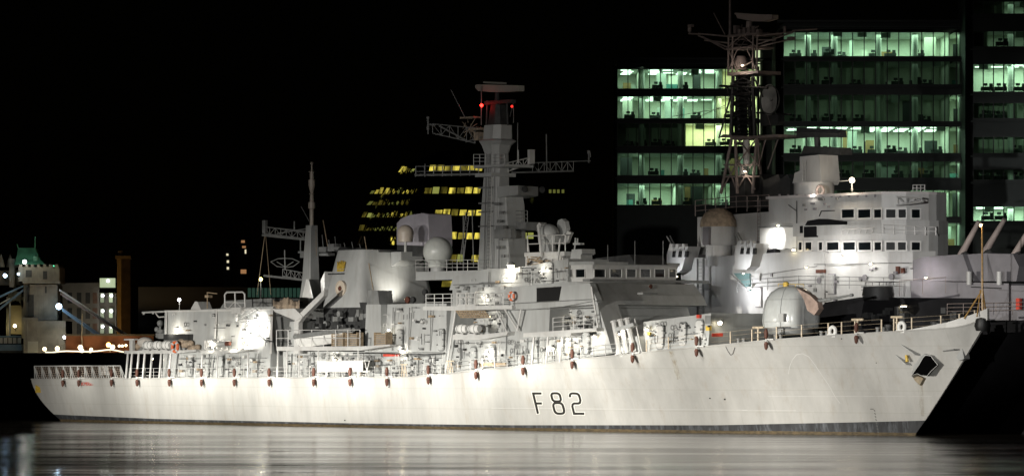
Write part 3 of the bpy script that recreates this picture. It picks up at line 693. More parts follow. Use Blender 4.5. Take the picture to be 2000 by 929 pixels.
mb.truss(FR(1040, 318, xm), FR(1120, 315, xm), (0, 0, -1), .9, 7, .05); mb.tube(FR(1040, 318, xm), FR(1153, 314, xm), .06); mb.tube(FR(1000, 337, xm), FR(1120, 334, xm), .09)
mb.tube(FR(1150, 297, xm), FR(1150, 318, xm), .07); mb.lathe(FR(1150, 300, xm), [(.15, 0), (.15, .3)], 8); mb.tube(FR(1153, 297, xm), FR(1153, 307, xm), .06); part(mb, 'port_yard', DPAINT)
mb = MB(); mb.tube(FR(1068, 334, xm), FR(1067, 262, xm), .06); mb.tube(FR(1011, 318, xm), FR(1011, 240, xm-.4), .05); part(mb, 'whip_aerial', DPAINT)
XM1 = L(1010, 370, 0)[0]
mb = MB(); mb.hexa([L(972, 386, 1), L(1012, 380, 1), (XM1+.0, -2.6, L(1012, 380, 1)[2]), (L(972, 386, 1)[0], -2.6, L(972, 386, 1)[2]), L(972, 364, 1), L(1012, 362, 1), (XM1, -2.6, L(1012, 362, 1)[2]), (L(972, 364, 1)[0], -2.6, L(972, 364, 1)[2])]); part(mb, 'mast_sponson', PAINT)
mb = MB(); 
for y_ in (.2, -1.9): mb.lathe((L(1012, 370, 1)[0], y_, L(1012, 369, 1)[2]), [(.28, -.1), (.32, .12), (.2, .15)], 14, 'X')
part(mb, 'sponson_sensor', DARK)
mb = MB(); tower(mb, [(995, 530, -.6, 2.6, 2.4), (992, 400, -.6, 2.3, 2.4), (990, 375, -.6, 2.2, 2.2)], cut=.05); part(mb, 'mast_trunk', PAINT)
mb = MB(); mb.pbox(994, 434, 1028, 450, -.5, 2.5); mb.rail([L(994, 434, -.6), L(1030, 434, -.6)], 1.1, .9, .04); mb.pbox(965, 447, 998, 465, 1.9, .6); mb.tube(L(993, 465, 2), L(997, 522, 2), .06); part(mb, 'lower_mast_platform', DPAINT)
mb = MB(); mb.ladder(L(953, 530, 1.7), L(958, 330, 1.3), (1, 0, 0), .5, .04); part(mb, 'mast_ladder', PALE)
mb = MB()
for x, s in ((945, 1.5), (962, 1.6), (950, 1.7)): mb.tube(L(x, 530, s), L(x+5, 300, s-.4), .045, n=4)
for y in (365, 395, 412, 440): mb.pbox(934, y, 958, y+3, 1.5, .3)
part(mb, 'cable_run', DPAINT)
mb = MB()
for i in range(7): mb.pbox(966+(i*37 % 14), 395+i*17, 972+(i*37 % 14), 401+i*17, 1.55, .2)
mb.pbox(968, 440, 982, 450, 1.7, .5); part(mb, 'mast_junction_box', DPAINT)
mb = MB(); mb.tube(L(905, 530, 2.5), L(905, 420, 2.5), .06); mb.truss(L(898, 515, 2.5), L(910, 415, 2.5), (1, 0, 0), .5, 9, .035); mb.tube(L(925, 520, 2), L(922, 410, 2), .05); part(mb, 'signal_halyard_frame', DPAINT)
# navigation lamp deck, tracker radar
SD = 3.6
mb = MB(); mb.pbox(1024, 492, 1102, 500, SD, 3.2); mb.pbox(1026, 500, 1100, 522, SD-.2, 2.6); part(mb, 'tracker_platform', PALE)
mb = MB(); mb.rail([L(1030, 492, SD), L(1104, 490, SD)], 1.5, 1.6, .06, 2); mb.tube(L(1058, 500, SD+.3), L(1052, 440, SD), .09); mb.tube(L(1088, 520, SD+.3), L(1094, 466, SD), .09); mb.tube(L(1033, 492, SD+.2), L(1030, 466, SD), .07); part(mb, 'tracker_rail', PALE)
mb = MB()
for i in range(10):
    a = L(random.uniform(1026, 1062), random.uniform(498, 516), SD+.3); b = L(random.uniform(1026, 1062), random.uniform(500, 520), SD+.4); mb.tube(a, b, .06, n=5)
part(mb, 'pipework', WOOD)
c = L(1071, 456, 2.2); mb = MB(); mb.ball((c[0], c[1], c[2]), .95, (1.15, 1, .95), n=24, m=14); mb.pbox(1056, 460, 1084, 477, 2.6, 1.4); mb.lathe((c[0], c[1], 0), [(.8, ZA(492, c[0], c[1])), (.7, c[2]-.7)], 16); trk = part(mb, 'tracker_radar', PAINT)
mb = MB(); pts = [L(*p, 1.2) for p in ((1090, 455), (1088, 437), (1090, 430), (1097, 427), (1103, 432), (1106, 446), (1104, 455), (1096, 463))]; mb.prism(pts, (.1, -.4, 0)); part(mb, 'tracker_dish', PAINT)
mb = MB(); pts = [L(*p, 2.6) for p in ((1048, 440), (1053, 434), (1057, 438), (1053, 452), (1056, 470), (1052, 476), (1050, 455))]; mb.prism(pts, (0, -.4, 0)); pts = [L(*p, 1.6) for p in ((1102, 466), (1108, 450), (1116, 454), (1112, 462), (1108, 474), (1100, 477))]; mb.prism(pts, (0, -.3, 0)); part(mb, 'tracker_arm', PALE)
# decoy turret box
c = L(1126, 505, 2.4); mb = MB(); mb.ppoly([(1113, 513), (1115, 496), (1134, 496), (1135, 513)], 2.8, 1.4); mb.ppoly([(1115, 496), (1117, 487), (1136, 486), (1137, 495), (1134, 497)], 2.9, 1.3); mb.tube(L(1122, 487, 2.4), L(1125, 470, 2.4), .08); mb.pbox(1119, 474, 1133, 478, 2.6, .5); mb.tube(L(1123, 474, 2.4), L(1124, 464, 2.4), .07); mb.tube(L(1128, 474, 2.4), L(1128, 465, 2.4), .07); part(mb, 'optical_director', PAINT)
# side clutter: doors, ladders, lamps, boxes, pipes
def door(px, py, s, h=1.9, w_=.85, m=PAINT, parent=None):
    X, _, Z = L(px, py, s); r = .28
    ring = lambda k: [(X+a*(w_/2-k), 0, Z+b) for a, b in ((-1, 0),)]
    def oval(k, y):
        out = []
        for cx, cz, t0 in ((w_/2-r, h-r, 0), (-w_/2+r, h-r, 90), (-w_/2+r, r, 180), (w_/2-r, r, 270)):
            for i in range(4): t_ = math.radians(t0+30*i); out.append((X+(cx+(r)*math.cos(t_))*k, y, Z+h/2+((cz+r*math.sin(t_))-h/2)*k))
        return out
    mb = MB(); mb.loft([oval(1.14, s), oval(1.14, s+.05)]); f_ = part(mb, 'watertight_door', DPAINT, parent)
    mb = MB(); mb.loft([oval(1, s+.04), oval(1, s+.12)]); part(mb, 'door_leaf', m, f_)
    mb = MB()
    for dz in (.35, .95, 1.55): mb.box(X+w_/2-.1, X+w_/2+.16, s+.1, s+.18, Z+dz, Z+dz+.07)
    mb.box(X-w_/2-.12, X-w_/2+.05, s+.1, s+.16, Z+.45, Z+.55); mb.box(X-w_/2-.12, X-w_/2+.05, s+.1, s+.16, Z+1.4, Z+1.5); part(mb, 'handle', DARK, f_)
for px, py, s in ((372, 733, 6.95), (432, 733, 6.95), (598, 735, 6.25), (726, 734, 6.25), (800, 733, 6.25), (835, 733, 6.25), (781, 683, 6.5), (862, 683, 6.45), (925, 718, 7.2), (962, 715, 7.2), (1110, 700, 7.2), (1145, 690, 7.25), (902, 598, 6.0), (940, 594, 5.95), (1075, 553, 5.95)): door(px, py, s)
mb = MB()
for (a, b, s) in (((775, 734), (775, 690), 6.5), ((705, 735), (705, 688), 6.4), ((974, 722), (974, 664), 7.35), ((1005, 720), (1005, 665), 7.3), ((1035, 560), (1035, 528), 6.1), ((865, 730), (868, 688), 6.6), ((1058, 715), (1058, 660), 7.35), ((577, 734), (577, 690), 6.5)): mb.ladder(L(*a, s), L(*b, s))
part(mb, 'ladder', PALE)
def clutter(x0, x1, y0, y1, s, n, mats, name, sz=(3, 9), d=.25):
    for m in mats:
        mb = MB()
        for _ in range(n):
            x = random.uniform(x0, x1); y = random.uniform(y0, y1); w_ = random.uniform(*sz); h = random.uniform(*sz)*.8
            mb.pbox(x, y, x+w_, y+h, s+random.uniform(.05, d), d+.1)
        part(mb, name, m)
clutter(350, 520, 692, 726, 6.9, 11, (PALE, DPAINT), 'bulkhead_fitting')
clutter(556, 700, 688, 726, 6.2, 15, (PALE, DPAINT), 'bulkhead_fitting')
clutter(700, 862, 692, 728, 6.25, 12, (PALE, DPAINT), 'bulkhead_fitting')
clutter(880, 1000, 664, 712, 7.15, 10, (PALE, DPAINT), 'bulkhead_fitting')
clutter(1005, 1150, 660, 695, 7.15, 10, (PALE, DPAINT), 'bulkhead_fitting')
clutter(885, 1000, 556, 590, 7.0, 9, (PALE, DPAINT), 'bulkhead_fitting')
clutter(1010, 1100, 522, 548, 5.9, 9, (PALE, DPAINT), 'bulkhead_fitting', (2, 7))
clutter(715, 860, 600, 680, 6.5, 8, (PALE, DPAINT), 'bulkhead_fitting', (2, 7))
clutter(330, 520, 612, 655, 6.6, 3, (DPAINT,), 'bulkhead_fitting', (2, 5), .1)
clutter(1080, 1150, 615, 640, 5.4, 6, (PALE, DARK), 'bulkhead_fitting', (3, 9))
clutter(950, 985, 612, 635, 4.8, 4, (DARK, PAINT), 'bulkhead_fitting', (3, 9))
# horizontal pipes / cable trays along the walls
mb = MB()
for (x0, y0, x1, y1, s) in ((350, 700, 520, 699, 6.95), (350, 727, 860, 728, 6.3), (560, 694, 865, 694, 6.3), (700, 688, 868, 688, 6.5), (890, 670, 1000, 668, 7.2), (1010, 668, 1160, 655, 7.25), (885, 556, 1000, 552, 7.05), (1012, 536, 1100, 530, 6), (895, 598, 1160, 584, 7.7), (940, 607, 1160, 600, 7.3)):
    mb.tube(L(x0, y0, s), L(x1, y1, s), .045, n=5)
for (x, y0, y1, s) in ((365, 694, 735, 7), (410, 694, 735, 7), (448, 694, 735, 7), (505, 690, 735, 7), (570, 690, 735, 6.3), (655, 690, 735, 6.3), (678, 690, 735, 6.3), (745, 690, 733, 6.3), (818, 690, 733, 6.3), (850, 690, 733, 6.3), (768, 600, 684, 6.5), (800, 600, 684, 6.5), (842, 600, 684, 6.5), (900, 664, 720, 7.2), (990, 610, 715, 7.2), (1030, 660, 710, 7.25), (1085, 655, 705, 7.25), (915, 560, 594, 7.05), (955, 530, 594, 6.1)):
    mb.tube(L(x, y0, s), L(x-2, y1, s), .05, n=5)
part(mb, 'pipework', DPAINT)
mb = MB(); mb.path([(p[0], 6.6, p[2]) for p in [L(a, b, 6.6) for a, b in ((690, 689), (760, 690), (790, 691), (830, 692), (870, 690))]], .06); part(mb, 'cable_run', DARK)
mb = MB(); mb.pbox(761, 690, 780, 695, 6.35, .1); a = L(885, 697, 7.25)
mb.pbox(748, 691, 766, 695.5, 6.4, .1); part(mb, 'warning_sign', RED)
def detail(x0, x1, y0, y1, s, n, seed):
    rn = random.Random(seed)
    mbs = {'pipework': (MB(), DARK), 'cable_run': (MB(), DARK), 'handrail': (MB(), PALE), 'fitting': (MB(), DARK), 'stowage': (MB(), WOOD), 'hose_reel': (MB(), DPAINT)}
    for _ in range(n):
        x, y = rn.uniform(x0, x1), rn.uniform(y0, y1); k = rn.random(); e = s+rn.uniform(.06, .3)
        if k < .28: mbs['pipework'][0].tube(L(x, y, e), L(x+rn.uniform(-1, 1), min(y1, y+rn.uniform(8, 26)), e), rn.uniform(.025, .05), n=4)
        elif k < .42: mbs['cable_run'][0].tube(L(x, y, e), L(min(x1, x+rn.uniform(8, 30)), y+rn.uniform(-1, 1), e), .03, n=4)
        elif k < .56:
            h = rn.uniform(3, 7); w_ = rn.uniform(4, 9); mbs['handrail'][0].path([L(x, y+h, e), L(x, y, e), L(x+w_, y, e), L(x+w_, y+h, e)], .03, 4)
        elif k < .80: mbs['fitting'][0].pbox(x, y, x+rn.uniform(1.5, 4.5), y+rn.uniform(1.5, 5), e, .2)
        elif k < .9: mbs['stowage'][0].pbox(x, y, x+rn.uniform(2, 7), y+rn.uniform(2, 5), e+.1, .3)
        else: mbs['hose_reel'][0].torus(L(x, y, e), .2, .05, 12, 5)
    for nm, (m_, mm) in mbs.items():
        for p in m_.pieces(): p.build1(nm, mm, frig)
detail(348, 515, 693, 730, 6.95, 46, 1); detail(556, 700, 690, 730, 6.25, 44, 2); detail(702, 860, 692, 730, 6.3, 40, 3)
detail(880, 1000, 664, 715, 7.2, 30, 4); detail(1005, 1160, 656, 700, 7.25, 40, 5); detail(886, 1000, 545, 592, 6.0, 30, 6); detail(1005, 1105, 520, 552, 6.0, 30, 7)
detail(716, 860, 598, 680, 6.5, 26, 8); detail(1262, 1382, 630, 670, 6.6, 34, 9); detail(330, 525, 612, 660, 6.75, 18, 10); detail(1080, 1158, 606, 642, 4.75, 26, 11); detail(440, 525, 640, 690, 6.95, 14, 12)
detail(900, 985, 612, 648, 4.75, 22, 13); detail(560, 592, 630, 686, 6.65, 12, 14); detail(1030, 1100, 500, 520, 3.5, 14, 15)
# boat bay: dark block paints the shade of the recess, machinery in front
mb = MB()
mb.ppoly([(632, 676), (632, 590), (716, 590), (716, 676)], 4.6, 2); part(mb, 'boat_bay_shade_block', DARK)
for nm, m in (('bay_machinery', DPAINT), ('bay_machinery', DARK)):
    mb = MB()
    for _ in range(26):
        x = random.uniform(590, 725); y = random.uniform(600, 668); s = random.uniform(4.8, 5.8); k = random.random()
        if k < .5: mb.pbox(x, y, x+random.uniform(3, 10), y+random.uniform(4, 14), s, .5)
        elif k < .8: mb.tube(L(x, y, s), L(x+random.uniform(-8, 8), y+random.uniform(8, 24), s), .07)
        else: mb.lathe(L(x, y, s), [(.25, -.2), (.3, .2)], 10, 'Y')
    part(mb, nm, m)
# davit
mb = MB(); A = [(574, 655), (574, 628), (585, 612), (628, 570), (634, 566), (632, 578), (592, 618), (583, 630), (583, 655)]; mb.ppoly(A, 7.5, 7.0); mb.ppoly([(574, 690), (574, 650), (583, 650), (583, 690)], 7.5, 7.0); part(mb, 'boat_davit', PALE)
mb = MB(); mb.ppoly([(534, 604), (575, 602), (592, 618), (578, 626), (536, 608)], 7.6, 6.2); part(mb, 'davit_shelf', PALE)
# mizzenmast
S1 = 1.0
mb = MB(); tower(mb, [(606, 600, S1, 1.9, 1.7), (607, 545, S1, 1.35, 1.2), (608, 470, S1, 1.0, .95), (609, 440, S1, .9, .85)], cut=.04); miz = part(mb, 'mizzenmast', PAINT)
mb = MB(); mb.hexa([L(590, 580, 2.6), L(612, 582, 2.6), L(612, 582, 1), L(590, 580, 1), L(598, 545, 2.2), L(603, 545, 2.2), L(603, 545, 1), L(598, 545, 1)]); mb.ppoly([(626, 548), (634, 530), (634, 560), (628, 580)], 1, 0); part(mb, 'mast_foot', WCANVAS)
mb = MB(); zc = L(609, 440, S1)
def zz(py): return ZA(py, zc[0], S1)
mb.lathe((zc[0], S1, 0), [(.2, zz(440)), (.22, zz(408)), (.17, zz(408)), (.36, zz(407)), (.36, zz(395)), (.2, zz(394)), (.18, zz(380)), (.3, zz(378)), (.14, zz(377)), (.34, zz(362)), (.34, zz(351)), (.2, zz(350)), (.2, zz(336)), (.42, zz(335)), (.1, zz(334)), (.08, zz(320)), (.2, zz(319)), (.05, zz(316))], 14); part(mb, 'pole_mast', CREAM)
mb = MB(); mb.truss(L(516, 443, S1), L(604, 452, S1), (0, 0, -1), 0, 1, .05); 
mb.truss(L(516, 442, S1), L(603, 455, S1), (0, 0, -1), .75, 8, .055, .8); mb.tube(L(513, 459, S1), L(602, 468, S1), .13); mb.tube(L(541, 456, S1), L(606, 445, S1), .06); mb.pbox(512, 430, 518, 455, S1+.15, .3); mb.tube(L(575, 448, S1), L(575, 432, S1), .08); mb.tube(L(587, 464, S1), L(587, 490, S1), .07); mb.tube(L(588, 400+3, S1), L(604, 432, S1), .04); mb.pbox(582, 490, 602, 494, S1+.2, .9); mb.pbox(586, 494, 600, 503, S1+.2, .6)
part(mb, 'mizzen_yard', DPAINT)
mb = MB(); mb.tube(L(516, 538, S1), L(600, 547, S1), .12); mb.truss(L(552, 525, S1), L(600, 534, S1), (0, 0, -1), .7, 6, .05); mb.tube(L(557, 527, S1), L(556, 488, S1), .07)
for k in (-1, 1): mb.path([L(557, 522, S1), L(557+k*16, 520, S1), L(557+k*28, 511, S1), L(557+k*14, 505, S1), L(557, 504, S1)], .05); mb.tube(L(557, 521, S1), L(557+k*16, 511, S1), .05)
part(mb, 'lower_aerial_boom', DPAINT)
mb = MB(); mb.tube(L(517, 460, S1), L(502, 575, S1+1), .04, n=4); mb.tube(L(519, 460, S1), L(529, 575, S1+1), .03, n=4); mb.tube(L(631, 430, S1), L(640, 480, 1), .05); mb.tube(L(617, 448, S1), L(618, 500, S1), .03); mb.tube(L(712, 462, 2), L(729, 566, 4.6), .05, n=4); part(mb, 'rigging_wire', WOOD)
mb = MB(); mb.pbox(622, 482, 637, 492, S1, .7); mb.pbox(623, 494, 640, 499, S1, .9); mb.pbox(640, 476, 652, 490, 1.5, .9); mb.pbox(652, 482, 664, 487, 1.5, .9)
for x, h in ((645, 20), (657, 26), (690, 16), (632, 30), (675, 14), (705, 12)): mb.tube(L(x, 488, 1.5), L(x-3, 488-h, 1.5), .04)
part(mb, 'funnel_top_aerial', DPAINT)
# forward: silo deckhouse
mb = MB(); mb.ppoly([(1256, 690), (1257, 628, -.35), (1389, 611, -.35), (1383, 676)], 6.6, -1.6); silo = part(mb, 'missile_silo_house', PAINT)
for px, py, s in ((1290, 680, 6.55), (1334, 675, 6.5), (1367, 670, 6.45)): door(px, py, s, 2.0, .9, PALE)
mb = MB(); mb.pbox(1360, 614, 1366, 621, 6.55, .3); part(mb, 'red_box', RED)
mb = MB(); mb.pbox(1378, 636, 1385, 645, 6.55, .3); mb.pbox(1264, 648, 1269, 654, 6.75, .2); part(mb, 'hazard_plate', YEL)
mb = MB(); mb.fbox(1391, 650, 1412, 657, L(1386, 650, 6.2)[0]+.3, .25); part(mb, 'fire_hose', RED)
mb = MB(); mb.pbox(1377, 616, 1388, 632, 6.5, .15); part(mb, 'vent_grille', DPAINT)
clutter(1265, 1380, 628, 668, 6.55, 9, (PALE, DPAINT), 'bulkhead_fitting', (2, 7), .12)
# canted launcher tubes
for i in range(3):
    a = L(1197+i*9, 632-i*1.5, 3.6+.0*i); b = L(1212+i*10, 694-i*2, 3.8)
    mb = MB(); A = Vector((a[0], 4.6-i*.3, a[2])); B = Vector((b[0], 5.0-i*.3, b[2])); A = Vector(L(1199+i*13, 629-i*2.5, 7.5)); B = Vector(L(1211+i*14, 692-i*2.5, 7.6))
    mb.tube(A, B, .24, .24, 8); mb.tube(A, A+(A-B).normalized()*.12, .34, .34, 8)
    mb.tube(A+Vector((.55, -.4, .1)), B+Vector((.55, -.4, 0)), .06); part(mb, 'launcher_tube', PALE)
mb = MB(); mb.ppoly([(1200, 640), (1236, 630), (1238, 636), (1203, 647)], 7.9, 7.4); mb.ppoly([(1212, 690), (1206, 665), (1244, 656), (1250, 686)], 7.3, 6.5); part(mb, 'launcher_cradle', PAINT)
# main gun
gc = L(1545, 600, 0)
mb = MB()
rb, rt = 2.45, 2.45
prof = [(2.5, ZA(640, gc[0], 0)), (2.62, ZA(628, gc[0], 0)), (2.55, ZA(605, gc[0], 0)), (2.3, ZA(585, gc[0], 0)), (1.8, ZA(570, gc[0], 0)), (1.15, ZA(561, gc[0], 0)), (.4, ZA(558, gc[0], 0))]
rings = []
for r, z in prof:
    ring = []
    for i in range(32):
        t_ = 2*math.pi*i/32; x = r*math.cos(t_)*1.1; y = r*math.sin(t_)*.86
        x = min(x, 2.15 if z < ZA(600, gc[0], 0) else 1.9)
        ring.append((gc[0]+x, y, z))
    rings.append(ring)
mb.loft(rings, True, True); gun = part(mb, 'gun_turret', mat('gun_house_grp', (.48, .50, .49), .22, var=.05, scale=2, stain=(.3, .28, .24), amt=.3))
mb = MB(); mb.lathe((gc[0], 0, 0), [(2.1, ZA(652, gc[0], 0)), (2.1, ZA(639, gc[0], 0))], 24); part(mb, 'gun_ring', DPAINT)
mb = MB(); mb.ppoly([(1556, 562), (1582, 576), (1596, 590), (1599, 603), (1590, 615), (1577, 606), (1570, 585)], .75, .15); part(mb, 'gun_mantlet', mat('mantlet_cover', (.3, .22, .18), .8, var=.3, scale=2, bump=.6))
mb = MB(); a = L(1590, 589, .3); b = L(1664, 576, .3); d = Vector(b)-Vector(a); mb.tube(a, tuple(Vector(a)+d*.45), .17, .14, 10); mb.tube(tuple(Vector(a)+d*.45), b, .11, .09, 10); mb.tube(tuple(Vector(a)+d*.96), tuple(Vector(a)+d*1.02), .14, .14, 10); part(mb, 'gun_barrel', DPAINT)
mb = MB()
for t0 in (.25, 1.25, 2.1):
    mb.path([(gc[0]+min(r*1.1*math.cos(t0)*1.008, 2.16), r*.86*math.sin(t0)*1.008, z) for r, z in prof[:6]], .018, 4)
for k in (1, 3):
    r, z = prof[k]; mb.path([(gc[0]+min(r*1.1*math.cos(a*.15)*1.008, 1.9), r*.86*math.sin(a*.15)*1.008, z) for a in range(1, 21)], .015, 4)
part(mb, 'panel_seam', DPAINT)
mb = MB(); mb.pbox(1520, 612, 1530, 628, 2.32, .25); part(mb, 'access_hatch', PAINT)
mb = MB(); mb.lathe(L(1535, 557, .3), [(.25, -.1), (.25, .25), (.15, .32)], 12); mb.rail([L(1520, 559, .5), L(1570, 560, .5)], .22, 1, .03, 1); part(mb, 'gun_sight', YEL)
# deck fittings forward: bollards, fairleads, stanchions
def deck_z(px): 
    return interp(SHEER, px)
def stan(px, h=1.15, inset=.35):
    X, s, Z = hull_px(px, deck_z(px)+1); return (X, s-inset, Z-.03)
mb = MB(); prev = None
for px in (1257, 1300, 1352, 1421, 1463, 1511, 1560, 1612, 1638, 1664, 1716, 1740, 1775, 1832, 1868, 1898):
    p = stan(px); q = (p[0], p[1], p[2]+1.2); mb.tube(p, q, .07, n=5)
    if prev and px != 1740:
        for k in (.35, .7, 1.0): 
            mb.tube((prev[0], prev[1], prev[2]+1.2*k), (p[0], p[1], p[2]+1.2*k), .012, n=3)
    prev = p
for px in (1466, 1660, 1737):
    p = stan(px, inset=.9); mb.tube(p, (p[0], p[1], p[2]+1.35), .09, n=5); mb.tube((p[0]-.7, p[1], p[2]+1.35), (p[0]+.7, p[1], p[2]+1.35), .09, n=5); mb.tube((p[0]-.4, p[1], p[2]+.9), (p[0]+.4, p[1], p[2]+.9), .06, n=5)
part(mb, 'forecastle_guard_rail', mat('stanchion_paint', (.6, .5, .36), .5, var=.2, scale=4))
mb = MB(); prev = None
for px in list(range(868, 1250, 24)):
    p = stan(px, inset=.15); mb.tube(p, (p[0], p[1], p[2]+1.15), .05, n=5)
    if prev:
        for k in (.33, .66, 1.0): mb.tube((prev[0], prev[1], prev[2]+1.15*k), (p[0], p[1], p[2]+1.15*k), .025, n=4)
    prev = p
part(mb, 'midship_guard_rail', PALE)
mb = MB(); prev = None
for px in list(range(250, 860, 16)):
    p = stan(px, inset=.12); mb.tube(p, (p[0], p[1], p[2]+1.1), .035, n=4)
    if prev:
        for k in (.33, .66, 1.0): mb.tube((prev[0], prev[1], prev[2]+1.1*k), (p[0], p[1], p[2]+1.1*k), .02, n=4)
    prev = p
part(mb, 'aft_guard_rail', PALE)
for px in (1207, 1622, 1757):
    X, s, Z = stan(px, inset=.25); mb = MB()
    mb.torus((X, s, Z+.45), .36, .16, 20, 8, (0, 1, 0)); mb.box(X-.5, X+.5, s-.2, s+.2, Z-.05, Z+.2); part(mb, 'fairlead', WCANVAS)
for px in (1428, 1500, 1590, 1700, 1820, 650, 750):
    X, s, Z = stan(px, inset=1.2); mb = MB()
    for dx in (-.35, .35): mb.tube((X+dx, s, Z), (X+dx, s, Z+.55), .16, n=10); mb.tube((X+dx, s, Z+.5), (X+dx, s, Z+.58), .22, n=10)
    mb.box(X-.7, X+.7, s-.25, s+.25, Z-.02, Z+.08); part(mb, 'mooring_bollard', DPAINT)
mb = MB()
for px in (1700, 1790, 1810, 1845):
    X, s, Z = stan(px, inset=2.2); mb.lathe((X, s, Z), [(.45, 0), (.3, .3), (.42, .8), (.2, .85)], 12); mb.box(X-1, X+.6, s-.4, s+.4, Z, Z+.3)
part(mb, 'anchor_windlass', DARK)
# trailing lines at the deck edge
mb = MB(); mb.path([tuple(Vector(hull_px(*p))+Vector((0, .05, 0))) for p in ((1418, 676), (1423, 686), (1428, 693), (1432, 690), (1436, 678))], .02, 4); part(mb, 'hanging_line', DARK)
# jackstaff with its lamp
J = [L(1919, 620, 0), L(1918, 440, 0)]
mb = MB(); mb.tube(J[0], J[1], .11, .07, 8); mb.tube(L(1919, 565, 0), L(1883, 622, 1.0), .07); mb.tube(L(1919, 565, 0), L(1926, 612, -.4), .07); mb.tube(L(1915, 566, 0), L(1908, 618, .7), .06); part(mb, 'jackstaff', mat('varnished_wood', (.4, .24, .08), .35, var=.3, scale=3))
mb = MB(); mb.tube(L(1897, 560, 0), L(1956, 563, 0), .05); part(mb, 'jackstaff_spreader', DARK)
p = L(1916, 440, 0); mb = MB(); mb.ball(p, .13, n=12, m=8); part(mb, 'jackstaff_lamp', emit('bulb_staff', (1, .7, .35), 14))
lamp('POINT', SHIP @ Vector((p[0]-.3, p[1]+.5, p[2]+.1)), 120, (1, .75, .45), size=.2)
mb = MB(); mb.lathe(L(1919, 634, 0), [(.55, -.5), (.7, -.1), (.6, .5), (.2, .7)], 14); part(mb, 'stem_fender_pad', BLACK)
# stern: netting round the flight deck
mb = MB(); nb = MB(); prev = None
for i in range(13):
    px = 72+i*14; X, s, Z = hull_px(px, 739); s -= .05
    a = (X, s, Z); b = (X-.1, s+.3, Z+1.35); mb.tube(a, b, .07, n=5); mb.tube((X-.45, s, Z), b, .05, n=4); mb.tube((X+.45, s, Z), b, .05, n=4)
    if prev:
        mb.tube(prev[1], b, .06, n=5)
        for k in range(1, 7): nb.tube(lerp(prev[0], prev[1], k/7), lerp(a, b, k/7), .025, n=3)
        for k in range(1, 4): nb.tube(lerp(prev[0], a, k/4), lerp(prev[1], b, k/4), .025, n=3)
    prev = (a, b)
fr_ = part(mb, 'flight_deck_net_frame', PALE); part(nb, 'net', NETM, fr_)
mb = MB(); mb.pbox(195, 714, 213, 731, 7.2, .2); part(mb, 'net_lamp_panel', WCANVAS)
# ship's name and small plate at the quarter
fc = bpy.data.curves.new('ship_name', 'FONT'); fc.body = 'SOMERSET'; fc.size = .62; fc.extrude = .01; fc.align_x = 'CENTER'
tmp = bpy.data.objects.new('tmp', fc); COL.objects.link(tmp); bpy.context.view_layer.update()
me = bpy.data.meshes.new_from_object(tmp.evaluated_get(bpy.context.evaluated_depsgraph_get())); bpy.data.objects.remove(tmp)
fo = bpy.data.objects.new('ship_name', me); COL.objects.link(fo); fo.parent = frig; WM[fo.name] = WM[frig.name]
q = hull_px(172, 752); me.materials.clear(); me.materials.append(RED)
me.transform(Matrix.Scale(.8, 4)); fo.location = (q[0], -(q[1]+.1), q[2]); fo.rotation_euler = (math.radians(84), 0, 0)
mb = MB(); a = hull_px(75, 758); mb.box(a[0]-.5, a[0]+.4, a[1]-.1, a[1]+.06, a[2]-.45, a[2]+.35); part(mb, 'stern_plate', YEL)
# strong lamps of the frigate: housings and their light
def fixture(px, py, s, power, name='bulkhead_lamp', r=.16, col=(1, .93, .8), off=(0, .5, .0), parent=frig, mt=BULB, aim=None, cone=120):
    X, _, Z = L(px, py, s); mb = MB(); mb.ball((X, s+.12, Z), r, n=12, m=8); b_ = part(mb, name, mt, parent)
    mb = MB(); mb.lathe((X, s+.12, Z), [(r*1.5, r*.4), (r*1.1, r*1.1), (r*.4, r*1.5)], 12); part(mb, 'lamp_hood', DPAINT, b_)
    P = SHIP @ Vector((X+off[0], s+.12+off[1], Z+off[2]))
    if aim is None: aim = (X+off[0], s-1.5, Z+off[2]-.3); cone = 165; power *= .95
    if aim is not None: lamp('SPOT', P, power*.6, col, SHIP @ Vector(aim), .15, cone, .8)
    else: lamp('POINT', P, power*.55, col, size=.15)
fixture(1000, 520, 6.0, 520, r=.3)
fixture(517, 640, 6.8, 1900, col=(1, .97, .9), r=.12, off=(-.4, 1.3, 0), aim=(L(513, 640, 6)[0], 6, L(513, 640, 6)[2]), cone=130); fixture(490, 655, 6.9, 1800, r=.1, off=(0, 1.3, 0), aim=(L(486, 665, 6)[0], 6, L(486, 665, 6)[2]), cone=110)
fixture(788, 686, 6.4, 160, r=.2)
fixture(761, 644, 6.7, 70, r=.12)
fixture(1164, 657, 7.4, 120)
fixture(1212, 652, 7.7, 120, r=.12, off=(.5, .1, .2))  # lamp added to brighten the near side of the bridge front
fixture(1408, 630, 5.6, 180, r=.2, off=(.4, .3, 0))
fixture(1265, 643, 6.7, 90, r=.15)
fixture(1062, 524, 6.1, 160, r=.1)
fixture(988, 545, 6.1, 90, r=.1)
fixture(346, 641, 6.6, 260, r=.1, off=(0, .9, -.2))
fixture(425, 672, 7.2, 420, r=.1, off=(0, 1.0, 0))
fixture(470, 680, 7.2, 360, r=.1, off=(0, 1.0, 0))
fixture(655, 702, 6.4, 260, r=.14)
fixture(300, 700, 7.0, 200, r=.1)
fixture(955, 690, 7.3, 190, r=.1)
fixture(1083, 680, 7.3, 190, r=.1)
fixture(1112, 668, 7.3, 160, r=.1)
fixture(945, 580, 7.2, 160, r=.1)
fixture(958, 618, 4.9, 90, r=.08, off=(.3, .6, 0)); fixture(1112, 618, 4.9, 120, r=.1, off=(-.3, .6, 0))
